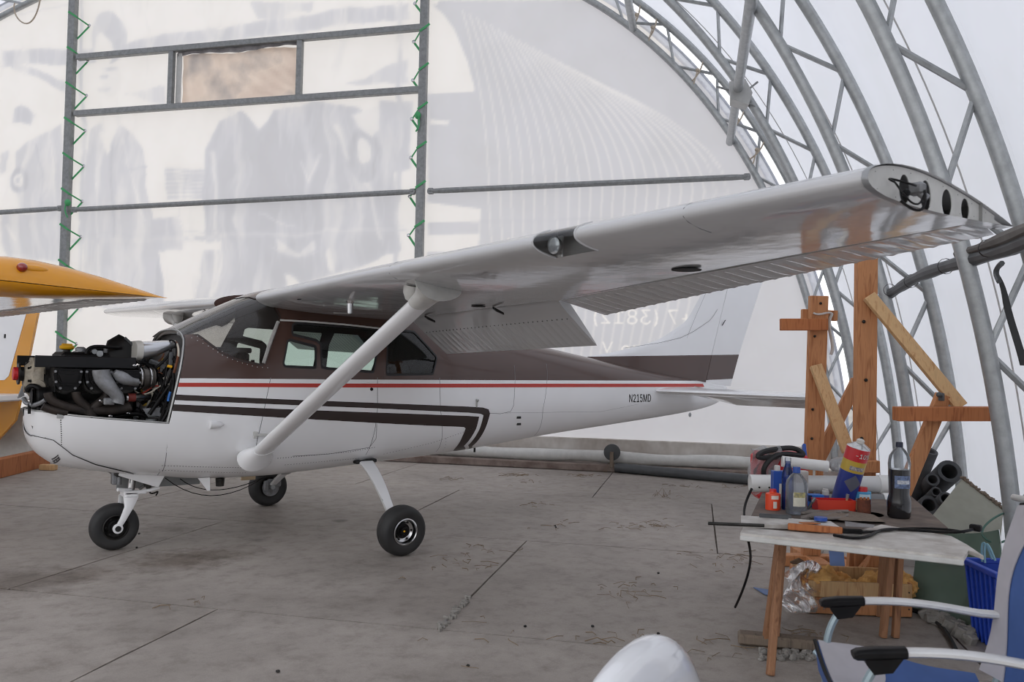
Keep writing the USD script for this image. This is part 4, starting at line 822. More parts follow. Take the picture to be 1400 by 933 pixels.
# ---------------------------------------------------------------- landing gear
def wheel(name, c, r, w, axis, parent, hubm=True):
    prof = [(r*.52, -w*.40), (r*.62, -w*.47), (r*.80, -w*.50), (r*.92, -w*.42), (r*.98, -w*.25), (r, -w*.12), (r*.985, -w*.10), (r, -w*.08), (r, w*.08), (r*.985, w*.10), (r, w*.12), (r*.98, w*.25), (r*.92, w*.42), (r*.80, w*.50), (r*.62, w*.47), (r*.52, w*.40)]
    t = part(name, lathe(prof, c, axis, 40, False), M['tire'], parent, smooth=40)
    ax = unit(axis)
    part('rim', lathe([(r*.54, w*.44), (r*.50, w*.46), (r*.46, w*.40), (r*.43, w*.22), (r*.36, w*.16), (r*.30, w*.12), (.001, w*.10)], c, axis, 28, False), M['chrome'] if hubm else M['engdark'], t, smooth=40)
    part('rim', lathe([(r*.54, w*.44), (r*.46, w*.40), (r*.40, w*.1), (.001, w*.1)], c, -ax, 28, False), M['engdark'], t, smooth=40)
    s, u, _ = frame(ax); hub = part('hub', [lathe([(r*.30, w*.10), (r*.29, w*.20), (r*.20, w*.22), (r*.19, w*.40), (r*.12, w*.42), (r*.10, w*.36), (.001, w*.36)], c, ax, 20)], M['engblack'], t)
    if hubm: part('grease_cap', ball(c+ax*w*.40-A3(.01, 0, -.004), .008, 1), M['yellowplas'], hub)
    part('wheel_bolt', [lathe([(r*.045, 0), (r*.045, w*.05)], c+ax*w*.16+(s*math.cos(q)+u*math.sin(q))*r*.37, ax, 6) for q in np.arange(6)*math.pi/3], M['engdark'], t, kind='stuff')
    return t
for side in (-1, 1):
    C = A3(1.43, side*1.285, .183)
    wheel('main_wheel', C, .185, .155, (0.0, side, -.05), plane)
    top, bot = A3(1.58, side*.42, .60), A3(1.44, side*1.17, .22)
    rings = []
    for t in np.linspace(0, 1, 10):
        P = top+(bot-top)*t; P[2] += .05*math.sin(math.pi*t); wd_ = .135-.075*t; th = .030-.010*t
        d = unit(bot-top); fx = A3(1, 0, 0); fy = unit(np.cross(d, fx)); rings.append([P+fx*wd_*a*.5+fy*th*b*.5 for a, b in ((-1, -.4), (-.8, -1), (.8, -1), (1, -.4), (1, .4), (.8, 1), (-.8, 1), (-1, .4))])
    leg = part('gear_leg', loft(rings, True, True), M['white'], plane)
    q = top+(bot-top)*.72; part('leg_clamp', cbox(q+A3(0, 0, .03), (.085, .05, .03), .006, (A3(1, 0, 0), d, np.cross(A3(1, 0, 0), d))), M['steel'], leg)
    part('brake_line', tube(spl([top+A3(-.06, 0, .0), top+(bot-top)*.5+A3(-.05, 0, .05), bot+A3(-.03, 0, .0)], 10), .006, 5), M['oldwhite'], leg)
    part('gear_well_gap', cbox(A3(1.575, side*.425, .598), (.19, .07, .03), .01, (A3(1, 0, .04), (0, 1, 0), A3(-.04, 0, 1))), M['dark'], plane)
    part('axle', cyl(bot+A3(0, 0, -.03), C, .022), M['steel'], leg)
    bk = part('brake', [lathe([(.085, 0), (.085, .012)], C-A3(0, side*.07, 0), (0, -side, 0), 20), cbox(C+A3(.06, -side*.085, .05), (.07, .05, .09), .012), cbox(C+A3(-.05, -side*.085, .02), (.05, .04, .10), .012)], M['castalu'], leg)
part('gear_door', cbox(A3(.98, .62, .44), (.13, .02, .17), .006), pbr('tan_door', lin(206, 184, 150), .6), plane)
NC = A3(-.25, 0, .168)
wheel('nose_wheel', NC, .170, .125, (0, -1, 0), plane, False)
ngt = A3(-.12, 0, .66); ng = part('nose_strut', [cyl(A3(-.145, 0, .40), ngt, .026), cyl(A3(-.155, 0, .335), A3(-.145, 0, .41), .034)], M['chrome'], plane)
for side in (-1, 1):
    part('fork_arm', loft([[P+A3(a*w_*.5, b*t_*.5, 0) for a, b in ((-1, -.5), (-.5, -1), (.5, -1), (1, -.5), (1, .5), (.5, 1), (-.5, 1), (-1, .5))] for P, w_, t_ in ((A3(-.155, side*.03, .40), .08, .05), (A3(-.16, side*.075, .385), .10, .05), (A3(-.175, side*.098, .32), .065, .03), (A3(-.21, side*.10, .24), .050, .026), (A3(-.24, side*.10, .185), .045, .026), (A3(-.25, side*.10, .160), .040, .026))], True, True), M['white'], ng, smooth=50)
    part('axle_nut', [lathe([(.034, 0), (.036, .022), (.028, .026)], A3(-.25, side*.095, .168), (0, side, 0), 16)], M['white'], ng); part('axle_bore', lathe([(.021, 0), (.021, .03)], A3(-.25, side*.095, .168), (0, side, 0), 14), M['dark'], ng)
part('fork_crown', [cbox(A3(-.155, 0, .40), (.10, .15, .05), .018), cbox(A3(-.13, -.06, .415), (.16, .03, .03), .008), tube([A3(-.15, -.05, .41), A3(-.02, -.06, .425), A3(.04, -.07, .44)], .014, 8), tube([A3(-.15, -.03, .43), A3(-.25, -.06, .445)], .014, 8)], M['white'], ng)
part('torque_link', [cyl(A3(-.04, -.05, .60), A3(-.04, -.05, .47), .030), cyl(A3(-.04, -.05, .48), A3(-.03, -.05, .44), .020), tube(spl([A3(-.03, -.05, .44), A3(.0, -.06, .40), A3(.03, -.06, .41), A3(.02, -.06, .38)], 10), .006, 5)], M['engdark'], ng)
part('nose_gear_door', cbox(A3(-.10, -.16, .575), (.30, .012, .16), .004, (unit((1, 0, -.38)), unit((0, 1, .35)), np.cross(unit((1, 0, -.38)), unit((0, 1, .35))))), M['white'], plane)
part('nose_gear_door', cbox(A3(.10, .16, .49), (.62, .012, .15), .004), pbr('door_inner', lin(150, 152, 152), .4, .3, var=.2), plane)
part('gear_well', cbox(A3(-.05, 0, .575), (.46, .26, .06), .01), M['engdark'], plane)
part('gear_bracket', [cbox(A3(-.27, -.03, .545), (.035, .06, .13), .006), cyl(A3(-.24, -.05, .56), A3(-.24, -.05, .48), .018)], M['castalu'], plane)
part('gear_actuator', tube([A3(.03, -.02, .52), A3(-.09, -.02, .43)], .012, 6), M['chrome'], plane)
# ---------------------------------------------------------------- engine (a part of the airplane, its pieces are sub-parts)
Ex = lambda px, py, y=-.38: aty(px, py, y)
eng = part('engine', [hull([A3(x, y, z) for x in (-.78, -.12) for y, z in ((-.12, 1.10), (.12, 1.10), (-.15, 1.22), (.15, 1.22), (-.10, 1.36), (.10, 1.36))]), cbox(A3(-.40, 0, 1.06), (.5, .22, .14), .03)], M['engdark'], plane)
NX = (-1, 0, 0)
part('nose_case', [lathe([(.15, 0), (.15, .03), (.135, .06), (.11, .075), (.085, .10), (.06, .105)], A3(-.77, 0, 1.255), NX, 22), hull([A3(x, y, z) for x in (-.83, -.76) for y, z in ((-.12, 1.14), (.12, 1.14), (-.13, 1.36), (.13, 1.36), (-.06, 1.40), (.06, 1.40))])], M['beige'], eng)
for a in range(7):
    q = a*.9-.3; part('case_bolt', [lathe([(.016, 0), (.016, .014), (.009, .016), (.009, .03)], A3(-.83, .105*math.cos(q), 1.255+.105*math.sin(q)), NX, 6)], M['engdark'], eng)
part('case_boss', lathe([(.05, 0), (.045, .03), (.02, .035)], A3(-.79, -.12, 1.20), (-.4, -1, 0), 16), M['beige'], eng)
part('propeller_flange', [lathe([(.05, 0), (.05, .02), (.075, .022), (.075, .034), (.03, .036)], A3(-.875, 0, 1.285), NX, 20)], M['engdark'], eng)
part('flange_plug', lathe([(.046, 0), (.046, .030), (.038, .034), (.001, .034)], A3(-.905, 0, 1.285), NX, 18), M['redplas'], eng)
part('alternator', [lathe([(.03, 0), (.07, .01), (.07, .11), (.055, .13), (.02, .132)], A3(-.70, -.20, 1.13), NX, 18), lathe([(.04, 0), (.065, .004), (.045, .012), (.065, .020), (.04, .024)], A3(-.83, -.20, 1.13), NX, 18)], M['engblack'], eng)
part('front_bracket', [tube(spl([Ex(33, 545, -.1), Ex(36, 551, -.15), Ex(50, 553, -.25), Ex(62, 547, -.30)], 14), .016, 8), hull([Ex(24, 545, -.05)+A3(0, d, 0) for d in (-.02, .02)]+[Ex(30, 528, -.05)+A3(0, d, 0) for d in (-.02, .02)]+[Ex(33, 541, -.05)+A3(0, d, 0) for d in (-.02, .02)])], M['castalu'], eng)
part('front_hose', [tube(spl([Ex(38, 535, -.15), Ex(46, 528, -.2), Ex(55, 533, -.22), Ex(50, 541, -.2)], 14), .018, 8), tube([Ex(40, 552, -.2), Ex(40, 566, -.2)], .010, 6), tube([Ex(54, 552, -.2), Ex(54, 566, -.2)], .016, 6)], M['engblack'], eng)
# cylinders, three on each side; rocker covers outside
for side in (-1, 1):
    for i, cx in enumerate((-.665, -.475, -.285)):
        c0 = A3(cx, side*.13, 1.235)
        prof = [(.052, 0)]
        for f in range(9): y0 = .02+f*.020; prof += [(.052, y0), (.080, y0+.002), (.080, y0+.007), (.052, y0+.009)]
        prof += [(.07, .20), (.07, .235)]
        cy = part('cylinder', lathe(prof, c0, (0, side, 0), 22), M['engdark'], eng, smooth=20)
        if side < 0:
            hp = [(-.078, .062), (.078, .062), (.082, .03), (.070, -.035), (.045, -.068), (-.045, -.068), (-.070, -.035), (-.082, .03)]
            part('rocker_cover', [prism(Polygon(hp).buffer(.006), .05, A3(cx, -.375, 1.26), (1, 0, 0), EZ), prism(affinity.scale(Polygon(hp), .80, .72), .03, A3(cx, -.405, 1.268), (1, 0, 0), EZ), prism([(-.06, .02), (.06, .02), (.04, -.035), (-.04, -.035)], .024, A3(cx, -.42, 1.27), (1, 0, 0), EZ)], M['engblack'], eng, smooth=20)
            part('cover_bolt', [lathe([(.009, 0), (.009, .012)], A3(cx+dx, -.40, 1.26+dz), (0, -1, 0), 6) for dx, dz in ((-.078, .05), (.078, .05), (-.072, -.02), (.072, -.02), (-.045, -.062), (.045, -.062))], M['castalu'], eng, kind='stuff')
            part('push_rod_tube', [cyl(A3(cx+dx, -.18, 1.17), A3(cx+dx*1.1, -.36, 1.19), .013, n=8) for dx in (-.03, .03)], M['castalu'], eng)
# baffles: black strips above the cylinders
part('baffle', cbox((Ex(47.5, 495, -.37)+Ex(186, 496, -.37))/2, (abs(Ex(186, 495, -.37)[0]-Ex(47.5, 495, -.37)[0]), .016, .078), .004), pbr('black_baffle', (.006, .006, .007), .4, spec=.3), eng)
part('baffle', cbox(A3(-.52, .36, 1.375), (.70, .016, .075), .004), M['engblack'], eng)
part('baffle_sheet', [cbox(A3(-.50, -.26, 1.345), (.62, .22, .008), .002), cbox(A3(-.50, .26, 1.345), (.62, .22, .008), .002), cbox(A3(-.735, -.27, 1.26), (.008, .20, .18), .002)], M['engblack'], eng)
# exhaust: three headers into one collector, brown with heat
def tb(pts, r, n=20, k=12, y=-.36): return tube(spl([Ex(*p[:2], p[2] if len(p) > 2 else y) for p in pts], n), r, k)
part('exhaust_header', tb([(66, 537), (72, 548), (90, 556), (118, 564)], .030), M['exhaust'], eng)
part('exhaust_header', tb([(104, 536), (107, 546), (116, 555), (124, 566)], .030), M['exhaust'], eng)
part('exhaust_header', tb([(146, 534), (145, 543), (136, 551), (124, 563), (122, 574)], .031), M['exhaust'], eng)
part('exhaust_collector', [tb([(126, 561), (150, 561), (168, 559), (178, 556)], .036), tb([(120, 560), (124, 568), (126, 580)], [.04]*20)], M['exhaust'], eng)
part('exhaust_stub', tb([(58, 556), (72, 561), (92, 565)], .026), M['exhaust'], eng)
# grey intake elbows
def flat(pts, w, t, y=-.465):
    P = spl([Ex(p[0], p[1], y) for p in pts], 22); T = np.gradient(P, axis=0); out = []
    W, Tt = np.interp(np.linspace(0, 1, 22), np.linspace(0, 1, len(w)), w), np.interp(np.linspace(0, 1, 22), np.linspace(0, 1, len(t)), t)
    for p, d, a, b in zip(P, T, W, Tt):
        d = unit(d); s = unit(np.cross(d, (0, 1, 0))); q = np.arange(16)*2*np.pi/16; out.append([p+s*a*math.cos(v)+A3(0, 1, 0)*b*math.sin(v) for v in q])
    return loft(out, True, True)
part('intake_elbow', flat([(138, 506), (143, 521), (154, 534), (161, 543), (161, 552)], [.056, .058, .052, .042, .040, .040], [.04, .045, .045, .04, .04]), M['castalu'], eng, smooth=60)
part('intake_elbow', flat([(156, 509), (166, 516), (177, 521), (189, 523)], [.022, .040, .042, .030, .026], [.03, .04, .04, .03]), M['castalu'], eng, smooth=60)
part('intake_flange', cbox(Ex(149, 549, -.44), (.07, .04, .05), .008), M['castalu'], eng)
# accessory section behind
tc = Ex(196, 517, -.33); part('accessory_drum', lathe([(.06, -.05), (.075, -.045), (.075, -.02), (.082, -.018), (.082, .012), (.074, .014), (.074, .05), (.08, .052), (.08, .062), (.05, .066)], tc, (1, .12, 0), 24), pbr('dark_steel', lin(96, 92, 88), .35, .8, var=.3), eng, smooth=30)
part('band_clamp', [lathe([(.0835, -.004), (.0835, .004)], tc+A3(dx, 0, 0), (1, .12, 0), 24, False) for dx in (-.035, .028)], M['chrome'], eng, smooth=30)
part('red_coupling', [lathe([(.026, 0), (.03, .004), (.03, .05), (.026, .054)], Ex(174, 544, -.36), (1, 0, .03), 16)], pbr('red_hose', lin(120, 48, 40), .6), eng)
part('silver_pipe', [cyl(Ex(182, 544, -.36), Ex(203, 542, -.30), .027, .030, 16), lathe([(.031, 0), (.031, .012)], Ex(172, 544, -.36), (1, 0, 0), 16)], M['chrome'], eng)
part('oil_filter', [lathe([(.05, 0), (.052, .01), (.052, .06), (.045, .07)], Ex(208, 557, -.28), (0, 0, -1), 18), lathe([(.045, 0), (.045, .04)], Ex(206, 573, -.28), (0, 0, -1), 18)], M['steel'], eng)
part('mount_bracket', hull([Ex(px, py, y) for px, py in ((195, 559), (224, 557), (228, 571), (200, 567)) for y in (-.36, -.30)]), M['castalu'], eng)
part('mount_bolt', lathe([(.014, 0), (.014, .01), (.008, .012)], Ex(207, 563, -.362), (0, -1, 0), 6), M['steel'], eng)
for a_, b_, r_ in ((A3(-.14, -.22, 1.08), A3(.02, -.40, 1.42), .017), (A3(-.14, .22, 1.08), A3(.02, .40, 1.42), .017), (A3(-.14, -.22, 1.30), A3(-.01, -.40, 1.04), .017), (Ex(204, 567, -.37), Ex(232, 527, -.40), .014), (Ex(219, 578, -.38), Ex(236, 520, -.42), .012)): part('engine_mount', tube([a_, b_], r_, 8), M['engblack'], eng)
part('magneto', [cbox(A3(-.10, -.12, 1.25), (.10, .10, .12), .02), lathe([(.05, 0), (.05, .06), (.03, .08)], A3(-.08, .12, 1.25), (1, 0, 0), 14), cbox(A3(-.05, -.02, 1.12), (.12, .2, .1), .02)], M['engdark'], eng)
part('junction_box', cbox(Ex(232, 491, -.36), (.03, .09, .10), .008), M['pipe'], eng)
# silver air duct on top
d0, d1 = Ex(182, 479, -.18), Ex(231, 472, -.20)
def dring(c, w, h): return [c+A3(0, w*math.copysign(abs(math.cos(q))**.7, math.cos(q)), h*math.copysign(abs(math.sin(q))**.7, math.sin(q))) for q in np.arange(20)*2*np.pi/20]
part('air_duct', loft([dring(Ex(183, 481, -.2), .15, .068), dring(Ex(192, 480, -.2), .15, .068), dring(Ex(208, 478, -.2), .14, .062), dring(Ex(222, 474, -.2), .13, .046), dring(Ex(236, 471, -.2), .12, .030)], True, True), pbr('polished_duct', lin(206, 208, 212), .24, .85, var=.1), eng, smooth=40)
part('duct_collar', loft([dring(Ex(180, 481, -.2), .158, .076), dring(Ex(189, 480, -.2), .158, .076)], True, True), pbr('taped_collar', lin(190, 188, 182), .6), eng, smooth=40)
# black cover dome and fuel lines on top of the engine
dm = Ex(161, 473, -.08); part('dome_cover', [hull([dm+A3(*p) for p in ((-.08, -.10, -.09), (.10, -.12, -.12), (-.08, .10, -.09), (.10, .12, -.12), (-.085, -.05, -.01), (.06, -.11, .035), (-.06, -.06, .03), (.02, -.07, .068), (-.06, .06, .035), (.02, .06, .07), (.085, -.10, .0), (.085, .10, .01), (.0, -.02, .085))])], M['engblack'], eng, smooth=30)
part('induction_box', cbox(A3(-.42, .02, 1.40), (.50, .40, .09), .02), M['engblack'], eng)
part('cover_rim', tube([dm+A3(*p) for p in ((.02, -.11, .06), (.08, -.125, .0), (.105, -.125, -.07))], .010, 6), M['pipe'], eng)
part('fuel_manifold', [cbox(Ex(134, 482, -.05), (.10, .10, .05), .012), lathe([(.035, 0), (.035, .04), (.02, .05)], Ex(110, 484, -.05), EZ, 14), lathe([(.03, 0), (.03, .03), (.018, .05)], Ex(125, 485, -.1), EZ, 12), cbox(Ex(148, 480, -.12), (.06, .05, .07), .01)], M['castalu'], eng)
part('throttle_linkage', [cyl(Ex(96, 487, -.1), Ex(118, 483, -.12), .008, n=6), cyl(Ex(112, 488, -.15), Ex(122, 478, -.15), .007, n=6), lathe([(.018, 0), (.018, .012)], Ex(129, 481, -.16), (0, -1, 0), 10), lathe([(.022, 0), (.022, .014)], Ex(136, 484, -.18), (0, -1, 0), 10), cyl(Ex(100, 483, -.08), Ex(112, 480, -.08), .012, n=8)], M['steel'], eng)
part('fuel_hose', tube(spl([Ex(118, 484, -.2), Ex(123, 476, -.2), Ex(134, 474, -.2), Ex(150, 475, -.2), Ex(166, 475, -.2)], 24), .012, 8), M['engblack'], eng)
part('fuel_hose', tube(spl([Ex(120, 487, -.12), Ex(124, 479, -.12), Ex(140, 478, -.1), Ex(158, 480, -.1)], 20), .009, 8), M['engblack'], eng)
oc = Ex(91.5, 475, .05); part('oil_filler', [cyl(oc-EZ*.13, oc-EZ*.015, .024)], M['engdark'], eng)
part('oil_cap', [lathe([(.03, -.018), (.046, -.012), (.05, 0), (.046, .012), (.02, .018)], oc, EZ, 18), cbox(oc+EZ*.018, (.07, .018, .016), .005)], M['yellowplas'], eng)
# hoses and wire looms by the firewall
cols = [M['engblack'], M['engblack'], pbr('red_wire', lin(150, 50, 34), .5), pbr('white_wire', lin(196, 190, 176), .5), pbr('yellow_wire', lin(196, 160, 60), .5), pbr('blue_wire', lin(40, 110, 190), .5), pbr('brown_wire', lin(110, 66, 44), .6)]
R2 = np.random.default_rng(11)
def wire(pts, r, m): part('wire', tube(spl(pts, 22), r, 6), m, eng)
for i in range(26):
    a = Ex(R2.uniform(190, 226), R2.uniform(500, 572), R2.uniform(-.38, -.15)); b = Ex(R2.uniform(222, 240), R2.uniform(475, 570), R2.uniform(-.40, -.25)); m_ = (a+b)/2+R2.normal(0, .035, 3)
    wire([a, a*.6+m_*.4+R2.normal(0, .015, 3), m_, m_*.5+b*.5+R2.normal(0, .015, 3), b], R2.choice([.004, .006, .009]), cols[[0, 0, 0, 1, 2, 2, 3, 4, 6, 6][int(R2.integers(10))]])
wire([Ex(233, 536, -.42), Ex(231, 543, -.42), Ex(230, 549, -.42)], .011, cols[5])
part('yellow_connector', cyl(Ex(229, 500.5, -.42), Ex(235, 502, -.42), .010, n=8), M['yellowplas'], eng)
wire([Ex(236, 506, -.42), Ex(237, 520, -.42), Ex(234, 545, -.42), Ex(228, 565, -.42), Ex(220, 578, -.42)], .012, M['engblack'])
wire([Ex(186, 537, -.3), Ex(197, 537, -.34), Ex(206, 531, -.35), Ex(217, 528, -.36)], .006, cols[2]); wire([Ex(184, 534, -.3), Ex(198, 539, -.34), Ex(210, 534, -.35), Ex(222, 526, -.36)], .005, cols[3])
wire([Ex(205, 494, -.34), Ex(214, 497, -.34), Ex(226, 503, -.36)], .018, M['pipe']); wire([Ex(190, 496, -.32), Ex(205, 500, -.3), Ex(218, 515, -.34), Ex(224, 540, -.36)], .016, M['engblack'])
wire([Ex(240, 468, -.36), Ex(244, 480, -.42), Ex(242, 495, -.44), Ex(238, 510, -.43)], .010, cols[6]); wire([Ex(236, 466, -.3), Ex(243, 473, -.40), Ex(244, 488, -.44)], .008, cols[3]); wire([Ex(232, 466, -.3), Ex(240, 470, -.38), Ex(241, 484, -.42), Ex(239, 497, -.42)], .007, M['engblack'])
for (px, py, y) in ((183, 500, -.38), (150, 569, -.40), (174, 565, -.36), (137, 548, -.41), (158, 536, -.43)): part('fitting', [ball(Ex(px, py, y), .012, 1), cyl(Ex(px, py, y), Ex(px+3, py+1, y), .009, n=6)], M['chrome'], eng)
part('lower_hose', [tb([(140, 572), (160, 570), (185, 566), (200, 571)], .016, y=-.30), tb([(185, 560), (192, 566), (196, 578)], .022, y=-.28), tb([(150, 575), (175, 574), (190, 579)], .012, y=-.34)], M['engblack'], eng)
part('sump', cbox(A3(-.42, 0, .96), (.40, .24, .10), .03), M['engdark'], eng)
CRh, CFh = unit(CR*[1, 1, 0]), unit(CF*[1, 1, 0])
# ---------------------------------------------------------------- longitudinal tubes of the tent
def dep(P): return float((np.asarray(P)-CAM)@CF)
# (the two purlins and the side tube run from arch to arch)
def purlin(s, z, k0, k1, r, label, name='purlin_tube'):
    t = thing(name, label, 'tube', H(s, (k0+k1)/2, z)); part('pipe', cyl(H(s, k0, z), H(s, k1, z), r, n=12), M['steel'], t); return t
t = purlin(4.44, 4.66, -2.3, 6.4, .055, 'straight grey tube with a sheet metal bracket, joining the curved trusses lengthwise')
b = H(4.44, 4.27, 4.66)
part('bracket', hull([b+E1*x+EZ*z+E2*k for x, z, k in ((-.10, .08, -.16), (.08, .10, -.16), (.16, -.06, -.16), (.12, -.20, -.16), (-.08, -.12, -.16), (-.08, .08, .10), (.08, .08, .10), (.10, -.18, .10), (-.08, -.12, .10))]), M['alu'], t)
part('bolt', cyl(b-E1*.10-E2*.1, b-E1*.24-E2*.1+EZ*.05, .012, n=6), M['steel2'], t); part('bolt', cyl(b+E1*.12-E2*.1, b+E1*.22-E2*.1+EZ*.08, .012, n=6), M['steel2'], t)
part('stay_wire', tube([b+E1*.12-EZ*.16-E2*.1, on_arch(4.7, .0)[0]*E1+on_arch(4.7, 0)[1]*EZ+E2*4.2], .008, 5), M['steel2'], t)
P6 = onplane(866, 40, E2, 6.4); purlin(P6@E1, P6[2], -2.3, 6.4, .055, 'straight grey tube joining the tops of the curved trusses near the bright gap')
sp_ = thing('side_tube', 'old grey tube with rolled tarp tied along the trusses beside the wing tip', 'tube', H(5.55, .8, 2.1))
q = [H(5.62-.02*math.sin(k*2), k, 2.12+.02*math.sin(k*1.7)) for k in np.linspace(-3.2, 2.75, 40)]
part('pipe', tube(q, [.042+.004*math.sin(i*1.3) for i in range(40)], 10), M['pipe'], sp_)
part('rolled_tarp', tube([p+EZ*.05-E1*.03 for p in q[:22]], [.03+.009*math.sin(i*.9) for i in range(22)], 8), pbr('grey_tarp', lin(116, 112, 108), .85, var=.3), sp_)
for k in (2.5, 1.9, 1.2, .3, -.5, -1.2): part('tie', lathe([(.050, -.012), (.053, 0), (.050, .012)], H(5.6, k, 2.13), E2, 12, False), M['engblack'], sp_)
hs = thing('hanging_strap', 'black strap hanging from the side tube behind the wing tip', 'strap', H(5.45, -.9, 1))
P0 = onplane(1362, 372, E1, 5.5); P1 = onplane(1378, 420, E1, 5.55); P2 = onplane(1401, 500, E1, 5.6)
part('strap', loft([[p-CR*w, p+CR*w, p+CR*w+CF*.01, p-CR*w+CF*.01] for p, w in zip(spl([P0, (P0+P1)/2+CR*.01, P1, (P1+P2)/2, P2], 16), np.interp(np.linspace(0, 1, 16), [0, .4, 1], [.007, .016, .018]))], True, True), M['black'], hs)
part('hook', tube(spl([onplane(1370, 360, E1, 5.5), P0, onplane(1366, 385, E1, 5.5)], 8), .014, 6), M['pipe'], hs)

# ---------------------------------------------------------------- things lying along the gable
a, b = ground(636, 632), ground(838, 641)
solo('plank', cbox((a+b)/2+EZ*.03, (np.linalg.norm(b-a), .16, .05), .006, (unit(b-a), np.cross(EZ, unit(b-a)), EZ)), M['woodgrey'], 'long grey weathered plank lying on the floor along the kerb under the tail', 'plank')
a, b = ground(842, 646), ground(1035, 664); a, b = a+EZ*.065, b+EZ*.065
pp = thing('floor_pipe', 'long dark grey pipe lying on the floor between the plank and the workbench', 'pipe', (a+b)/2*[1, 1, 0])
part('pipe', lathe([(.05, 0), (.065, .002), (.065, np.linalg.norm(b-a)), (.05, np.linalg.norm(b-a))], a, b-a, 18), M['pipe'], pp); part('bore', lathe([(.052, 0), (.052, .002)], a-unit(b-a)*.002, b-a, 16), M['dark'], pp)
# left edge: beam, box and block
a, b = ground(-60, 668), ground(62, 637)
solo('timber_beam', cbox((a+b)/2+EZ*.11, (np.linalg.norm(b-a), .12, .22), .006, (unit(b-a), np.cross(EZ, unit(b-a)), EZ)), M['wooddark'], 'brown timber beam lying on the floor at the left, below the cowl nose', 'beam')
c = ground(8, 640)+CF*.35; c[2] = .36
solo('white_box', cbox(c-CRh*.16+CFh*.14, (.5, .4, .72), .02, (unit(CR*[1, 1, 0]), unit(CF*[1, 1, 0]), EZ)), M['oldwhite'], 'plain off-white box standing behind the timber beam at the left edge', 'box')
c = ground(66, 643)+EZ*.035
solo('wood_block', cbox(c, (.19, .09, .07), .006, (unit(CR*[1, 1, 0]), unit(CF*[1, 1, 0]), EZ)), M['woodpale'], 'small pale wooden block on the floor beside the brown timber beam', 'block')
c = ground(46, 632)+CFh*.25; c[2] = 0
cl = [cbox(c+A3(.1*math.sin(i*2.1), .1*math.cos(i*1.7), .04+.055*i), (.35, .05, .04), .006, (unit(A3(math.cos(i*.9), math.sin(i*.9), .1)), unit(A3(-math.sin(i*.9), math.cos(i*.9), 0)), EZ)) for i in range(6)]
sc_ = thing('scrap_heap', 'small heap of grey and dark scrap bars beside the white box', 'scrap', c)
for i, m_ in enumerate(cl): part('scrap_bar', m_, [M['woodgrey'], M['pipe'], M['oldwhite'], M['engblack'], M['blueplas'], M['woodgrey']][i], sc_)

# ---------------------------------------------------------------- yellow wing on stands and a second airplane's tail, at the left edge
te = atd(229, 406, 6.0); hdir = A3(-math.cos(math.radians(14)), -math.sin(math.radians(14)), 0); root = A3(hdir[1], -hdir[0], 0); root = unit(root+A3(0, 0, -.026))
yw = thing('airplane_wing', 'orange tipped white airplane wing with a red light, resting on stands at the left edge', 'airplane wing', (te+root*3)*[1, 1, 0])
def ywpt(v, xi, up, c=1.42, sc=1.0, dz=0): z = float(naca(np.asarray(xi, float), up))*c*sc*1.45; x0 = (1-xi); return te+root*v+hdir*(x0*c)+EZ*(z+dz+.03*x0)
xs2 = np.r_[0, .006, .02, .05, .1, .18, .28, .4, .55, .7, .85, .96, 1.0]
def ywl(v, c=1.42, sc=1.0, back=0.0, dz=0): return [ywpt(v, x, True, c, sc, dz) for x in xs2[::-1]]+[ywpt(v, x, False, c, sc, dz) for x in xs2[1:]]
tipr = []
for f, sc in ((-.005, .02), (.0, .22), (.015, .45), (.04, .68), (.08, .88), (.14, 1.0), (.26, 1.04)): tipr.append(ywl(f, 1.42, sc, dz=-.012*(1-sc)))
part('wing_tip', loft(tipr, True, False), M['yellow'], yw, smooth=60)
part('wing_skin', loft([ywl(v) for v in np.linspace(.255, 5.2, 8)], True, True), M['wing'], yw, smooth=40)
part('leading_edge_band', loft([[ywpt(v, x, u, dz=.003 if u else -.003) for x, u in [(.2, True), (.1, True), (.05, True), (.02, True), (0, True), (.02, False), (.05, False)]] for v in (.25, 5.2)], False, False), M['yellow'], yw, smooth=60)
ay = np.linspace(.28, 3.0, 160)
part('aileron', loft([[ywpt(v, x, False, dz=-.006-.006*math.cos(v*2*math.pi/.11)*(1 if x > .72 else 0)) for x in (.72, .74, .85, .97, 1.0)]+[ywpt(v, x, False, dz=.004) for x in (1.0, .72)] for v in ay], True, True), M['wing'], yw, smooth=60)
nl = onplane(30, 366, np.cross(hdir, EZ), np.cross(hdir, EZ)@(te+root*.02))
part('lamp_base', ball(nl+hdir*-.07+root*.02, (.10, .025, .028), 2, (hdir, root, EZ)), M['yellow'], yw)
part('navigation_light', ball(nl-root*.0, (.031, .04, .031), 2, (hdir, root, EZ)), mat('red_lens', {'p': ('principled_bsdf', {'base_color': lin(140, 18, 14), 'roughness': .08, 'coat_weight': 1.0})}, surface='p.BSDF'), yw)
for v in (1.9, 4.3):
    c = te+root*v+hdir*.85; zt = c[2]-.06
    st = thing('wing_trestle', f'wooden trestle under the orange tipped wing, {"near its tip" if v<3 else "near its root"}', 'trestle', c*[1, 1, 0])
    part('rail', cbox(A3(c[0], c[1], zt-.05), (.7, .09, .09), .006, (hdir, root, EZ)), M['wood'], st)
    for x in (-.28, .28):
        for y in (-.28, .28): part('leg', beam(A3(c[0], c[1], zt-.09)+hdir*x, A3(c[0], c[1], 0)+hdir*x*1.3+root*y, .06, .04), M['wood'], st)
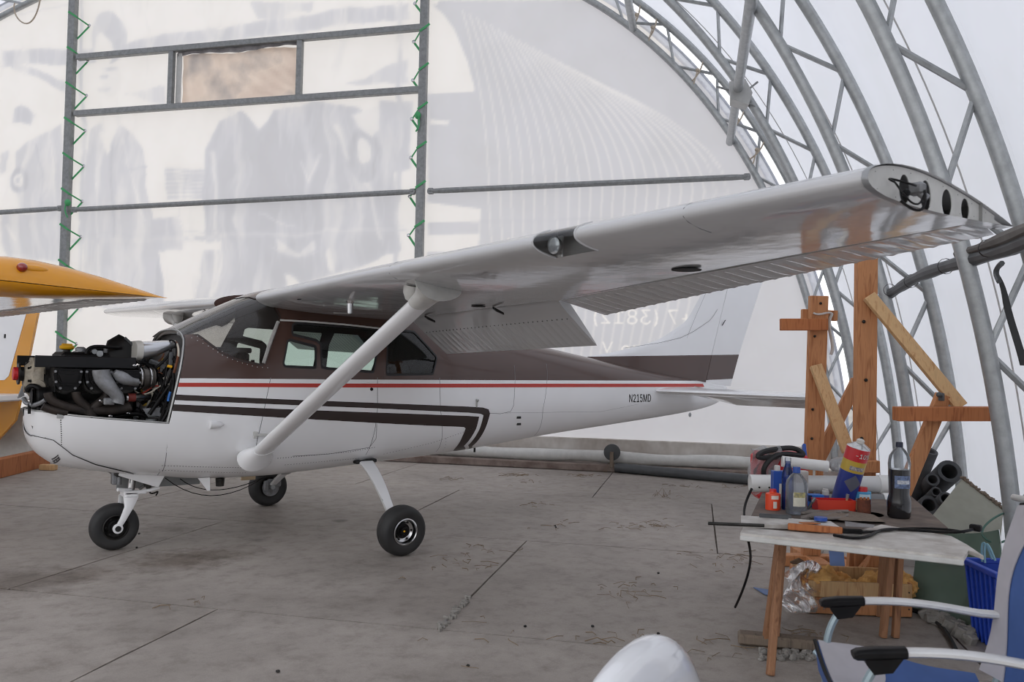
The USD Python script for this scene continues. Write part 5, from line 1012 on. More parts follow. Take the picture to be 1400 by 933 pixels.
# second airplane: only its tail reaches into the picture
D2 = 10.4; o2 = atd(20, 540, D2); rx = unit(CR*[1, 1, 0]); ry = unit(CF*[1, 1, 0])
tp = thing('airplane', 'orange and white airplane whose tail stands behind the engine at the left edge', 'airplane', (o2-rx*2)*[1, 1, 0])
def V2(px, py): P = onplane(px, py, ry, ry@o2); return ((P-o2)@rx, P[2]-o2[2])
part('rudder', prism([V2(*p) for p in ((56, 412), (27, 556), (22, 575), (-5, 606), (-60, 612), (-60, 412))], .05, o2, rx, EZ), M['yellow'], tp)
part('fin_panel', prism(Polygon([V2(*p) for p in ((42, 414), (14, 514), (8, 520), (-58, 520), (-58, 414))]).buffer(-.03).buffer(.03), .064, o2, rx, EZ), M['white'], tp)
part('stabilizer', [cbox(o2+rx*-.48+ry*.0+EZ*-.03, (1.15, 2.8, .09), .03, (rx, ry, EZ))], M['white'], tp)
part('fin_latch', cbox(o2+rx*V2(9, 460)[0]+EZ*V2(9, 460)[1]-ry*.036, (.02, .01, .05), .003, (rx, ry, EZ)), M['dark'], tp)
part('fuselage', loft([[o2+rx*x+ry*w*math.cos(q)+EZ*(zc+h*math.sin(q)) for q in np.arange(20)*2*np.pi/20] for x, w, h, zc in ((-.2, .04, .10, -.25), (-.8, .14, .26, -.30), (-2.2, .35, .45, -.1), (-4.2, .5, .6, .05), (-5.2, .45, .5, .0), (-6, .3, .3, -.05))], True, True), M['white'], tp, smooth=60)
w2 = part('tail_wheel', lathe([(.06, -.05), (.11, -.045), (.13, 0), (.11, .045), (.06, .05)], A3(*(o2+rx*-.85)[:2], .13), ry, 20), M['tire'], tp); part('wheel_fork', cyl(A3(*(o2+rx*-.85)[:2], .13), o2+rx*-.8-EZ*.45, .03), M['steel'], w2)
for sd in (-1, 1):
    c = A3(*(o2+rx*-4.6+ry*sd*1.0)[:2], .22); w3 = part('main_wheel', lathe([(.1, -.07), (.2, -.06), (.22, 0), (.2, .06), (.1, .07)], c, ry, 24), M['tire'], tp); part('gear_leg', tube([c, o2+rx*-4.5+ry*sd*.4-EZ*.3], .035, 8), M['white'], w3)

# ---------------------------------------------------------------- wooden wing stands at the right
def board(p0, p1, w, t=.045, up=None, m=None): return beam(p0, p1, w, t, up=CFh if up is None else up, b=.003)
def stripe(px0, py0, px1, py1, d0, d1, wpx, t=.045): return board(atd(px0, py0, d0), atd(px1, py1, d1), wpx*(d0+d1)/2/FPX, t)
d = 6.1
gA = atd(1110, 770, d); sa_ = thing('wing_stand', 'wooden prop stand with two short crosspieces and crossed braces, left of the tall one', 'wooden stand', gA*[1, 1, 0])
base = ground(1108, 772); dB = dep(base)
part('post', stripe(1119, 405, 1108, 770, d, d, 24, .06), M['wood'], sa_)
part('crosspiece', stripe(1067, 444, 1131, 444, d-.07, d-.07, 16), M['wooddark'], sa_)
part('crosspiece', stripe(1096, 430, 1144, 432, d+.06, d+.06, 14), M['wood'], sa_)
part('brace', stripe(1115, 500, 1160, 618, d-.06, d-.3, 16, .04), M['woodpale'], sa_)
part('brace', stripe(1172, 520, 1114, 640, d+.08, d+.05, 16, .04), M['wood'], sa_)
part('foot', cbox(atd(1108, 770, d)*[1, 1, 0]+EZ*.04, (.5, .10, .08), .005, (CRh, CFh, EZ)), M['wood'], sa_)
part('foot', cbox(atd(1108, 770, d)*[1, 1, 0]+EZ*.04, (.10, .6, .08), .005, (CRh, CFh, EZ)), M['wood'], sa_)
part('wire_tie', [tube(spl([atd(1112, 428, d-.04), atd(1120, 430, d-.05), atd(1130, 428, d-.03), atd(1138, 430, d+.02)], 12), .008, 5), tube(spl([atd(1137, 430, d), atd(1134, 450, d), atd(1138, 470, d), atd(1136, 485, d)], 14), .012, 6)], pbr('pale_wire', lin(190, 186, 182), .6), sa_)
part('screw', [ball(atd(px, py, d-.035), .010, 1) for px, py in ((1114, 460), (1110, 600), (1122, 415), (1111, 560))], M['engdark'], sa_, kind='stuff')
d = 5.6
gB = atd(1181, 797, d); sb_ = thing('wing_stand', 'tallest wooden prop stand under the wing, with a long slanting brace', 'wooden stand', gB*[1, 1, 0])
part('post', stripe(1184, 352, 1180, 798, d, d, 27, .07), M['wood'], sb_)
part('brace', stripe(1188, 405, 1314, 557, d-.06, 5.25, 17, .045), M['woodpale'], sb_)
part('cross_plank', cbox(atd(1291, 566, 5.2), (134*5.2/FPX, .09, 19*5.2/FPX), .004, (CR, CF, CU)), M['wooddark'], sb_)
part('leg', stripe(1290, 540, 1218, 715, 5.28, 5.28, 19, .05), M['wood'], sb_)
part('leg', stripe(1218, 715, 1190, 780, 5.28, 5.30, 19, .05), M['wood'], sb_)
part('block', cbox(atd(1184, 638, d-.08), (33*d/FPX, .06, 16*d/FPX), .004, (CR, CF, CU)), M['wood'], sb_)
part('brace', stripe(1213, 745, 1164, 802, d-.08, d-.06, 18, .04), M['wood'], sb_)
part('post_doubler', stripe(1168, 735, 1164, 800, d+.02, d+.02, 14, .05), M['wood'], sb_)
part('foot', cbox(gB*[1, 1, 0]+EZ*.035, (.62, .12, .07), .005, (CRh, CFh, EZ)), M['wood'], sb_)
part('foot', cbox(gB*[1, 1, 0]+EZ*.035+CFh*.2, (.10, .7, .07), .005, (CRh, CFh, EZ)), M['wood'], sb_)
part('hinge', [cbox(atd(1287, 543, 5.22), (.03, .03, .05), .004), ball(atd(1284, 540, 5.2), .018, 1)], M['pipe'], sb_)
part('screw', [ball(atd(px, py, d-.04), .012, 1) for px, py in ((1181, 440), (1184, 520), (1178, 600), (1174, 640))], M['engdark'], sb_, kind='stuff')

# ---------------------------------------------------------------- work table
TZ = .66
T4 = [ground(1008, 728, TZ), ground(1026, 690, TZ), ground(1252, 690, TZ), ground(1300, 722, TZ)]
tb_ = thing('work_table', 'low makeshift work table, a grimy board on two wooden sawhorses', 'table', sum(T4)/4*[1, 1, 0])
def slab4(P, th): P = np.array(P); return hull(np.vstack([P, P-EZ*th]))
T4 = [ground(1016, 729, TZ), ground(1042, 674, TZ), ground(1240, 674, TZ), ground(1296, 722, TZ)]
part('table_top', slab4(T4, .03), M['board'], tb_)
for (pt, b1, b2) in (((1068, 738), (1053, 924), (1046, 884)), ((1228, 745), (1224, 872), (1207, 872))):
    g1, g2 = ground(*b1), ground(*b2); dt = (dep(g1)+dep(g2))/2
    topc = atd(pt[0], 0, dt); k_ = (TZ-.03); tcen = ground(pt[0], 466.5, 0) if False else None
    tpt = (g1+g2)/2; tpt = A3(tpt[0], tpt[1], k_)+CRh*((pt[0]-((b1[0]+b2[0])/2))*dt/FPX*.9)
    off = unit((g1-g2)*[1, 1, 0])
    part('leg', beam(g1, tpt-off*.0+off*.02, .032, .04, up=CFh), M['woodleg'], tb_); part('leg', beam(g2, tpt-off*.02, .032, .04, up=CFh), M['woodleg'], tb_)
    bk = unit(T4[1]-T4[0])*.42; g3, g4 = g1+bk, g2+bk
    part('leg', beam(g3, tpt+bk+off*.02, .032, .04, up=CFh), M['woodleg'], tb_); part('leg', beam(g4, tpt+bk-off*.02, .032, .04, up=CFh), M['woodleg'], tb_)
    part('rail', beam(tpt-bk*.2-EZ*.03, tpt+bk*1.15-EZ*.03, .07, .05, up=EZ), M['wood'], tb_)
# white laminate panels across the front of the table
Z2 = TZ+.004
F4 = [ground(1012, 734, Z2), ground(1016, 726, Z2), ground(1060, 730, Z2), ground(1120, 735, Z2), ground(1165, 733, Z2), ground(1205, 722, Z2), ground(1300, 738, Z2), ground(1322, 750, Z2), ground(1345, 766, Z2), ground(1324, 758, Z2), ground(1318, 768, Z2), ground(1180, 752, Z2), ground(1090, 742, Z2)]
o4 = F4[0]; X4 = unit((F4[8]-F4[0])*[1, 1, 0]); Y4 = np.cross(EZ, X4)
wp = thing('laminate_sheet', 'long white laminate panel with a broken end along the front of the table', 'panel', o4*[1, 1, 0])
part('panel', prism([((p-o4)@X4, (p-o4)@Y4) for p in F4], .016, A3(o4[0], o4[1], Z2+.008), X4, Y4), M['lam'], wp, smooth=False)
part('edge_band', beam(F4[0]-EZ*.006, F4[10]-EZ*.006, .02, .022, up=EZ), M['oldwhite'], wp)
S4 = [ground(1013, 722, Z2), ground(1013, 710, Z2), ground(1085, 714, Z2), ground(1085, 724, Z2)]
solo('laminate_strip', slab4([p+EZ*.018 for p in S4], .018), M['lam'], 'short white laminate strip lying behind the long panel at the table corner', 'panel')
# hand tools on the panel
def tz(px, py, z=TZ+.02): return ground(px, py, z)
hw = thing('hand_saw', 'white and wooden saw like tool with a dark tip lying on the white panel', 'tool', tz(1110, 722)*[1, 1, 0]+EZ*.68)
a, b = tz(1077, 720, .70), tz(1152, 726, .70); part('wooden_edge', beam(a, b, .022, .03, up=EZ), M['wooddark'], hw)
a2, b2 = tz(1078, 709, .705), tz(1136, 713, .705); part('white_plate', slab4([a, a2, b2, tz(1150, 722, .705)], .012), M['lam'], hw)
part('dark_tip', beam(b, tz(1178, 727, .70), .03, .022, up=EZ), M['engblack'], hw); part('slot', slab4([tz(1092, 714, .712), tz(1100, 716, .712), tz(1122, 716, .712), tz(1112, 714, .712)], .004), M['wooddark'], hw)
tr = thing('tape_roll', 'small blue tape roll lying on the white saw plate', 'tape', tz(1122, 712, .715)); part('ring', lathe([(.018, 0), (.030, 0), (.030, .016), (.018, .016)], tz(1122, 712, .711), EZ, 18), M['blueplas'], tr); part('core', lathe([(.017, 0), (.017, .012), (.012, .012)], tz(1122, 712, .711), EZ, 14), M['lam'], tr)
solo('spatula_blade', hull([tz(*p, z) for p in ((1155, 713), (1196, 718), (1194, 722), (1156, 720)) for z in (.705, .71)]), M['castalu'], 'grey flat metal spatula beside the saw on the table', 'spatula')
solo('square_bar', beam(tz(1038, 705, .69), tz(1082, 708, .69), .022, .022, up=EZ), M['pipe'], 'dark square metal bar lying behind the short laminate strip', 'bar')
solo('thin_rod', cyl(tz(968, 716, .69), tz(1045, 719, .695), .008, n=8), M['engdark'], 'thin dark rod sticking out past the left end of the table', 'rod')
gl = thing('cable', 'black electric cable with a plug lying along the back of the white panel', 'cable', tz(1250, 728)*[1, 1, 0]+EZ*.68)
part('wire', tube(spl([tz(1140, 732, .69), tz(1170, 736, .69), tz(1190, 732, .69), tz(1215, 724, .69), tz(1260, 726, .69), tz(1300, 728, .70), tz(1330, 724, .71)], 40), .007, 6), M['engblack'], gl); part('plug', cbox(tz(1334, 722, .715), (.03, .05, .03), .006), M['engblack'], gl)
part('wire', tube(spl([tz(1150, 728, .69), tz(1185, 728, .69), tz(1240, 723, .69), tz(1290, 724, .69), tz(1318, 728, .695)], 30), .006, 6), M['engblack'], gl)
# hanging cable at the left end
hc = [atd(1028, 668, 4.7), atd(1019, 690, 4.65), atd(1018, 712, 4.5), atd(1022, 735, 4.4), atd(1026, 765, 4.6), atd(1018, 800, 4.8), ground(1005, 833)+EZ*.01]
solo('hanging_cable', tube(spl(hc, 40), .007, 6), M['engblack'], 'thin black cable hanging from the left end of the table to the floor', 'cable')

# ---- things standing on the table
TT = TZ+.0
def stand(px, py): B = ground(px, py, TT); return B, dep(B)/FPX
def vessel(name, label, cat, px, py, prof_px, m, extra=()):
    """prof_px: [(radius px, height px)]"""
    B, s = stand(px, py); t = thing(name, label, cat, B); part('body', lathe([(r*s, h*s) for r, h in prof_px], B, EZ, 24), m, t, smooth=40)
    for nm, pr, mm in extra: part(nm, lathe([(r*s, h*s) for r, h in pr], B, EZ, 24, False), mm, t, smooth=40)
    return t, B, s
def flatlabel(t, B, s, w, h, z0, m, rad, ang=1.1, name='label'):
    n = 12; base = math.atan2(-CFh[1], -CFh[0]); qs = base+np.linspace(-ang/2, ang/2, n)
    part(name, loft([[B+A3(math.cos(q)*rad*s, math.sin(q)*rad*s, z*s) for q in qs] for z in (z0, z0+h)], False, False), m, t, smooth=60)
blueclear = glass('blue_bottle', (.10, .25, .62), .05, 1.4, .12, (.05, .12, .4))
paper = pbr('paper_label', lin(216, 212, 196), .8, var=.15, scale=30)
vessel('bottle', 'tall translucent blue plastic bottle beside the clear bottle', 'bottle', 1076.5, 697, [(1, 0), (7, 0), (8, 3), (8, 44), (7.5, 50), (4, 60), (3.6, 63), (3.6, 66)], blueclear, [('cap', [(4.2, 63), (4.2, 70), (3.5, 71), (.1, 71)], M['clear'])])
t, B, s = vessel('bottle', 'clear plastic bottle with a blue cap and pale label, half full', 'bottle', 1088.5, 703, [(1, 0), (13, 0), (14.3, 3), (14.3, 38), (13, 46), (8, 53), (4.5, 56), (4.5, 58)], M['clear'], [('cap', [(5, 56), (5, 63), (4.6, 64), (.1, 64)], M['blueplas'])])
part('liquid', lathe([(.5*s, .8*s), (13*s, .8*s), (13.4*s, 3*s), (13.4*s, 20*s), (.5*s, 20*s)], B, EZ, 24), glass('solvent', (.72, .75, .80), .02, 1.33, .1), t); flatlabel(t, B, s, 1, 19, 12, paper, 14.5, 1.2); flatlabel(t, B, s, 1, 7, 24, pbr('label_print', lin(196, 186, 120), .8, col2=lin(120, 116, 104), scale=60), 14.6, 1.1, 'label_print')
t, B, s = vessel('paint_can', 'small orange red can with a red cap and white label at the front', 'can', 1056.5, 697, [(1, 0), (9.8, 0), (10, 1), (10, 21), (9.6, 22), (5, 23.5), (4.5, 25)], pbr('orange_can', lin(226, 74, 36), .4), [('cap', [(4.6, 22), (4.6, 27), (4, 28), (.1, 28)], M['redplas'])])
flatlabel(t, B, s, 1, 9, 3, pbr('white_label', lin(222, 214, 206), .6), 10.2, .5); flatlabel(t, B, s, 1, 5, 15, pbr('white_label2', lin(230, 216, 206), .6), 10.2, 1.0)
def tin(name, label, px, py, wpx, hpx, dpx, bands, cap=None):
    B, s = stand(px, py); t = thing(name, label, 'tin can', B); z = 0
    for nm, h, m in bands: part(nm, cbox(B+EZ*(z+h/2)*s, (wpx*s, dpx*s, h*s), .003, (CRh, CFh, EZ)), m, t); z += h
    if cap: part('cap', lathe([(cap[0]*s, 0), (cap[0]*s, cap[1]*s), (cap[0]*.8*s, (cap[1]+1)*s)], B+EZ*z*s+CRh*cap[2]*s, EZ, 14), cap[3], t)
    return t, B, s
t, B, s = tin('solvent_tin', 'tall silver tin with a blue upper half behind the blue bottle', 1064, 692, 18, 46, 12, [('lower', 16, M['alu']), ('upper', 32, M['blueplas'])], (4, 6, -2, M['oldwhite']))
part('label', cbox(B+EZ*22*s-CFh*6.3*s+CRh*3*s, (8*s, .003, 18*s), .001, (CRh, CFh, EZ)), paper, t)
t, B, s = tin('solvent_tin', 'white and blue tin standing behind the clear bottle', 1094, 690, 18, 46, 12, [('lower', 30, M['oldwhite']), ('upper', 16, M['lam'])])
t, B, s = tin('glue_tin', 'low blue tin with a dark end beside the red tray', 1114, 693, 20, 18, 14, [('body', 17, pbr('blue_tin', lin(34, 104, 190), .4))])
part('dark_end', cbox(B-CRh*9*s+EZ*12*s-CFh*7.2*s, (5*s, .004, 8*s), .001, (CRh, CFh, EZ)), pbr('navy', lin(20, 32, 70), .5), t)
vessel('small_jar', 'little clear jar with a red lid above the blue tin', 'jar', 1116, 676, [(1, 0), (5, 0), (5.5, 1), (5.5, 9), (4.5, 11)], M['clear'], [('lid', [(5, 10), (5, 15), (4.5, 15.5), (.1, 15.5)], M['redplas'])])
vessel('glue_bottle', 'small white and grey bottle between the blue tin and the spray can', 'bottle', 1128.5, 690, [(1, 0), (4.4, 0), (4.6, 1), (4.6, 18), (3.6, 19), (3.6, 21)], M['oldwhite'], [('label', [(4.7, 3), (4.7, 13)], pbr('violet_label', lin(90, 80, 150), .6))])
t, B, s = vessel('paint_can', 'round light blue can with a red lid beside the spray can', 'can', 1178.5, 690, [(1, 0), (11, 0), (11.5, 1), (11.5, 17), (11, 18), (.5, 18)], pbr('lightblue_can', lin(70, 150, 196), .4), [('lid', [(7, 17.5), (7, 23), (6.5, 23.6), (.1, 23.6)], M['redplas'])])
flatlabel(t, B, s, 1, 6, 9, pbr('white_blue_label', lin(190, 214, 226), .5), 11.7, 1.4)
t, B, s = vessel('bottle', 'large dark cola bottle with a blue and white label at the right', 'bottle', 1229, 708, [(1, 0), (13, 0), (15, 3), (15.5, 22), (13, 32), (14, 60), (14, 66)], pbr('dark_bottle', (.008, .008, .010), .12, coat=.6), [('neck', [(14, 66), (14.5, 74), (13, 84), (8, 92), (4, 96), (3.8, 98)], M['clear']), ('cap', [(4.6, 96), (4.6, 102), (4, 103), (.1, 103)], pbr('navy_cap', lin(24, 28, 50), .5))])
flatlabel(t, B, s, 1, 17, 41, pbr('cola_label', lin(120, 140, 180), .5, col2=lin(40, 46, 64), scale=40), 14.3, 1.7); flatlabel(t, B, s, 1, 5, 47, pbr('cola_print', lin(214, 218, 226), .5, var=.6, scale=80), 14.5, 1.2, 'label_print')
# red tray with brushes
tr_ = thing('paint_tray', 'open red plastic tray holding brushes at the middle of the table', 'tray', ground(1140, 697, TT))
B, s = stand(1140, 698); h4 = [(-24, 0), (24, 0), (26, 15), (-27, 15)]
for nm, off, sh in (('front_wall', -10, 1), ('back_wall', 12, 1)): part(nm, prism([(x*s, z*s) for x, z in h4], .004, B+CFh*off*s, CRh, EZ), pbr('red_tray', lin(206, 58, 36), .45) if nm == 'front_wall' else M['redplas'], tr_)
part('tray_floor', cbox(B+EZ*.006+CFh*s, (48*s, 22*s, .006), .001, (CRh, CFh, EZ)), M['redplas'], tr_)
for sd in (-1, 1): part('side_wall', prism([(-10*s, 0), (12*s, 0), (12*s, 15*s), (-10*s, 15*s)], .004, B+CRh*25*sd*s, CFh, EZ), M['redplas'], tr_)
for i, (px, py, qx, qy) in enumerate(((1103, 700, 1114, 681), (1156, 697, 1159, 676), (1170, 698, 1172, 682))):
    b_ = thing('paint_brush', ['brush with a bent grey handle leaning left of the red tray', 'brush standing at the right end of the red tray', 'short brush beside the light blue can'][i], 'brush', ground(px, py, TT)); P_, Q_ = ground(px, py, TT)+EZ*.004, atd(qx, qy, dep(ground(px, py, TT)))
    part('handle', cyl(P_, P_*.3+Q_*.7, .007, n=8), M['woodpale'] if i else M['pipe'], b_); part('ferrule', cyl(P_*.3+Q_*.7, Q_, .009, n=8), M['castalu'], b_)
rc = thing('rusty_tin', 'small rusty tin with sticks in front of the light blue can', 'tin', ground(1181, 702, TT)); B, s = stand(1181, 703); part('body', lathe([(.1, 0), (9*s, 0), (9*s, 20*s), (8.4*s, 20*s), (8.4*s, 3*s)], B, EZ, 18), pbr('rust', lin(120, 62, 40), .8, col2=lin(70, 44, 34), scale=30), rc)
for i in range(3): part('stick', cbox(B+CRh*(-5+5*i)*s+EZ*13*s-CFh*2*s, (3*s, .004, 20*s), .001, (CRh, CFh, EZ)), M['wooddark'], rc)
# tilted spray can of foam
d_ = dep(ground(1150, 688, TT)); p0, p1 = atd(1152, 686, d_), atd(1174, 612, d_-.06); ax = unit(p1-p0); L_ = np.linalg.norm(p1-p0); R_ = 15.5*d_/FPX
fo = thing('spray_can', 'tilted foam spray can in blue, yellow and red leaning in the red tray', 'spray can', p0)
for nm, a0, a1, m in (('blue_band', 0, .58, pbr('foam_blue', lin(36, 52, 130), .35, coat=.3)), ('yellow_band', .58, .78, pbr('foam_yellow', lin(190, 160, 60), .35, coat=.3)), ('red_band', .78, 1.0, pbr('foam_red', lin(196, 44, 50), .35, coat=.3))):
    part(nm, lathe([(R_*.0, a0*L_), (R_, a0*L_), (R_, a1*L_), (R_*.0, a1*L_)], p0, ax, 24), m, fo, smooth=30)
part('shoulder', lathe([(R_, L_), (R_*.95, L_*1.02), (R_*.6, L_*1.06), (R_*.3, L_*1.09)], p0, ax, 20), M['chrome'], fo); part('nozzle', lathe([(R_*.34, L_*1.06), (R_*.34, L_*1.13), (R_*.2, L_*1.15), (.0005, L_*1.15)], p0, ax, 14), M['lam'], fo)
def on_can(mesh, t0, m, nm, rad=1.02):
    v = np.array(mesh.vertices); sd = unit(np.cross(ax, -CFh)); sd = -sd if sd@CR < 0 else sd; up = np.cross(sd, ax); up = up if up@CF < 0 else -up
    q = v[:, 0]/(R_*rad); P_ = p0+ax*(t0*L_+v[:, 1:2])+R_*rad*(np.sin(q)[:, None]*sd+np.cos(q)[:, None]*up)+v[:, 2:]*up*.2
    part(nm, TM(P_, mesh.faces), m, fo, smooth=False)
for txt, h_, t0, dx in (('-10%', .042, .855, -.055), ('foam' if False else 'foam', .0, 0, 0)):
    if h_: m_ = meshkit.text_mesh(txt, h_*.6, .002, True); m_.apply_translation((dx*.62, 0, 0)); on_can(m_, t0, M['lam'], 'lettering')
def patch(w, h, rot=0.0, n=8):
    g = sheet(lambda u, v: ((u-.5)*w, (v-.5)*h, 0), n, n); v = np.array(g.vertices); c_, s_ = math.cos(rot), math.sin(rot); return TM(np.c_[v[:, 0]*c_-v[:, 1]*s_, v[:, 0]*s_+v[:, 1]*c_, v[:, 2]], g.faces)
on_can(patch(R_*1.1, R_*1.1, math.pi/4), .40, pbr('diamond', lin(92, 94, 106), .5), 'emblem_diamond', 1.012); on_can(patch(R_*1.3, R_*.35), .66, pbr('yellow_print', lin(70, 70, 120), .5, col2=lin(200, 190, 170), scale=90), 'print_band', 1.012)
# pipes, roll and red canister at the back of the table
p0, p1 = ground(1026, 678, TT+.05), ground(1214, 678, TT+.05); dP = 5.2; r_ = 11.5*dP/FPX
pv = thing('pvc_pipe', 'long white plastic pipe lying across the back of the table', 'pipe', (p0+p1)/2)
p0, p1 = atd(1026, 661, dP), atd(1214, 663, dP-.05); ax2 = unit(p1-p0); LP = np.linalg.norm(p1-p0)
part('pipe', lathe([(r_*.9, 0), (r_, 0), (r_, LP), (r_*.9, LP)], p0, ax2, 24), pbr('greyish_pvc', lin(206, 206, 206), .4, var=.1), pv); part('collar', lathe([(r_*1.12, 0), (r_*1.12, .06), (r_, .062)], p1-ax2*.06, ax2, 24), M['pvc'], pv)
part('cuff', lathe([(r_*1.04, 0), (r_*1.04, .13)], p0-ax2*.004, ax2, 24), M['pvc'], pv)
part('screw', [ball(p0+ax2*q-CFh*r_*1.0-EZ*r_*.35, .006, 1) for q in (.04, .10)], M['engdark'], pv, kind='stuff')
q0, q1 = atd(1130, 687, dP-.12), atd(1214, 687, dP-.16); ax3 = unit(q1-q0)
p2 = thing('pvc_pipe', 'grey plastic pipe with a white collar lying below the long white one', 'pipe', (q0+q1)/2*[1, 1, 0]+EZ*TT); part('pipe', lathe([(.04, 0), (.05, 0), (.05, np.linalg.norm(q1-q0)), (.04, np.linalg.norm(q1-q0))], q0, ax3, 20), M['grey'], p2); part('collar', lathe([(.056, 0), (.056, .035)], q1-ax3*.03, ax3, 20), M['pvc'], p2)
rl_ = thing('paper_roll', 'white roll lying on top of the tins and pipe', 'roll', atd(1100, 640, dP)); a, b = atd(1069, 631, dP-.02), atd(1132, 638, dP-.06); part('roll', lathe([(.0, 0), (.034, 0), (.034, np.linalg.norm(b-a)), (0, np.linalg.norm(b-a))], a, b-a, 18), M['pvc'], rl_); part('prop_stick', cyl(atd(1113, 640, dP-.03), atd(1113, 690, dP-.03), .008, n=8), M['lam'], rl_)
dR = dP+.25; rcn = thing('fuel_canister', 'red fuel canister wrapped in clear film behind the white pipe', 'canister', atd(1062, 660, dR))
part('body', cbox(atd(1065, 650, dR), (70*dR/FPX, .2, 64*dR/FPX), .03, (CRh, CFh, EZ)), M['redplas'], rcn); part('film', sheet(lambda u, v: atd(1026+40*u+4*math.sin(9*v), 612+62*v+3*math.sin(11*u), dR-.14+.02*math.sin(12*u)*math.sin(9*v)), 14, 14, .003), glass('crumpled_film', (.85, .86, .87), .15, 1.4, .22, (.75, .76, .78)), rcn)
part('orange_label', cbox(atd(1065, 621, dR-.11), (.14, .01, .025), .003, (CRh, CFh, EZ)), pbr('orange_lbl', lin(220, 110, 50), .5), rcn)
ho = thing('hose', 'thick black hose looped over the red canister', 'hose', atd(1062, 640, dR-.15)); part('loop', tube(spl([atd(px, py, dR-.14-.03*math.sin(i)) for i, (px, py) in enumerate(((1046, 652), (1045, 640), (1054, 628), (1075, 621), (1098, 622), (1090, 615), (1065, 614), (1042, 619), (1036, 624), (1050, 626), (1080, 621)))], 60), .017, 8), M['black'], ho)
solo('blue_bar', beam(atd(1099, 608, dP+.3), atd(1102, 640, dP+.2), .02, .03, up=CFh), M['blueplas'], 'blue plastic bar standing by the left prop stand', 'bar')
solo('clear_bag', ball(atd(1150, 636, dP), (.09, .07, .05), 3), glass('bag_film', (.82, .83, .84), .2, 1.4, .3, (.62, .62, .62)), 'crumpled clear plastic bag between the white roll and the spray can', 'bag')
wv = hull([ground(*p, TZ+z) for p in ((1108, 702), (1150, 697), (1195, 704), (1210, 714), (1150, 712)) for z in (.001, .014)]); solo('wood_offcut', wv, M['woodgrey'], 'flat brown wooden offcut lying in front of the red tray', 'board')
solo('rag', sheet(lambda u, v: ground(1095+65*u, 698+12*v, TZ+.012+.010*math.sin(8*u+3*v)*math.sin(7*v+u)), 20, 12, .006), pbr('grey_rag', lin(132, 124, 118), .95, var=.3), 'crumpled grey rag lying between the clear bottle and the wooden offcut', 'rag')
solo('sack', hull([ground(px, py, TZ+z) for px, py, z in ((1180, 706, .0), (1215, 690, .05), (1250, 690, .07), (1292, 716, .01), (1255, 722, .0), (1240, 700, .08))]), pbr('dusty_sack', lin(138, 124, 114), .95, col2=lin(104, 92, 84), scale=14, bump=.5, bscale=30, bdist=.01), 'dusty brown cloth heap under the dark cola bottle', 'cloth') if False else None

# ---------------------------------------------------------------- under and behind the table
# pine crate with yellow foam scraps
cB = ground(1105, 839); cE = ground(1246, 845); cx_ = unit((cE-cB)*[1, 1, 0]); cy_ = np.cross(EZ, cx_); wC = np.linalg.norm(cE-cB); cr = thing('wooden_crate', 'low pine crate filled with yellow foam scraps under the table', 'crate', (cB+cE)/2)
for i in range(2):
    part('plank', cbox(cB+cx_*wC/2+EZ*(.05+.096*i), (wC, .02, .092), .003, (cx_, cy_, EZ)), M['woodpale'] if i else M['wood'], cr); part('plank', cbox(cB+cx_*wC/2+cy_*.4+EZ*(.05+.096*i), (wC, .02, .092), .003, (cx_, cy_, EZ)), M['woodpale'], cr)
    for e in (0, 1): part('plank', cbox(cB+cx_*wC*e+cy_*.2+EZ*(.05+.096*i), (.02, .38, .092), .003, (cx_, cy_, EZ)), M['wood'], cr)
part('bottom_board', cbox(cB+cx_*wC/2+cy_*.2+EZ*.012, (wC-.02, .38, .02), .003, (cx_, cy_, EZ)), M['woodgrey'], cr)
part('nail', [ball(cB+cx_*wC*f+EZ*(.05+.096*i)-cy_*.011, .005, 0) for f in (.03, .97) for i in (0, 1)], M['engdark'], cr, kind='stuff')
foamy = pbr('yellow_foam', lin(244, 196, 122), .95, col2=lin(214, 152, 84), scale=14, bump=.6, bscale=50, bdist=.01)
RF = np.random.default_rng(5)
def lump(c, r, seed):
    m = trimesh.creation.icosphere(3, 1.0); v = np.array(m.vertices); n = meshkit.fbm(v*2.2+seed*7, 4, seed); return TM(v*(np.asarray(r)*(.55+.9*n)[:, None])+c, m.faces)
spots = [(1118, 793, .10), (1140, 797, .09), (1128, 783, .08), (1160, 800, .07), (1195, 795, .10), (1212, 790, .09), (1182, 802, .08), (1230, 793, .09), (1150, 792, .07), (1240, 800, .07)]
FN = ['pointing up in the left corner', 'second from the left', 'topmost on the left', 'in the middle behind the front plank', 'right of the slanting brace', 'large, by the table leg', 'small, beside the stand post', 'at the right end', 'in front of the stand post', 'in the right corner']
for i, (px, py, r) in enumerate(spots):
    P_ = onplane(px, py, cy_, cy_@(cB+cy_*(.08+.10*(i % 3)))); solo('foam_scrap', lump(P_-EZ*.02, (r, r*.8, r*.8), i+1), foamy, f'rough yellow foam scrap in the pine crate, {FN[i]}', 'foam scrap', group='yellow foam scraps in the crate')
pb_ = thing('plastic_bag', 'crumpled clear plastic bag draped over the left end of the pine crate', 'bag', ground(1085, 835))
def bagf(u, v):
    px, py = 1070+58*u+8*math.sin(7*v+3*u), 786+52*v-22*math.sin(math.pi*u)*(1-v)*.9; dd = 4.92+.05*math.sin(13*u+4*v)+.05*math.sin(17*v+3*u)+.03*math.sin(29*u-11*v)-.15*math.sin(math.pi*u)+.2*(1-v); P_ = atd(px, py, dd); P_[2] = max(P_[2], .004); return P_
part('film', sheet(bagf, 44, 36), glass('poly_film', (.95, .96, .97), .15, 1.4, .16, (.80, .81, .84)), pb_)
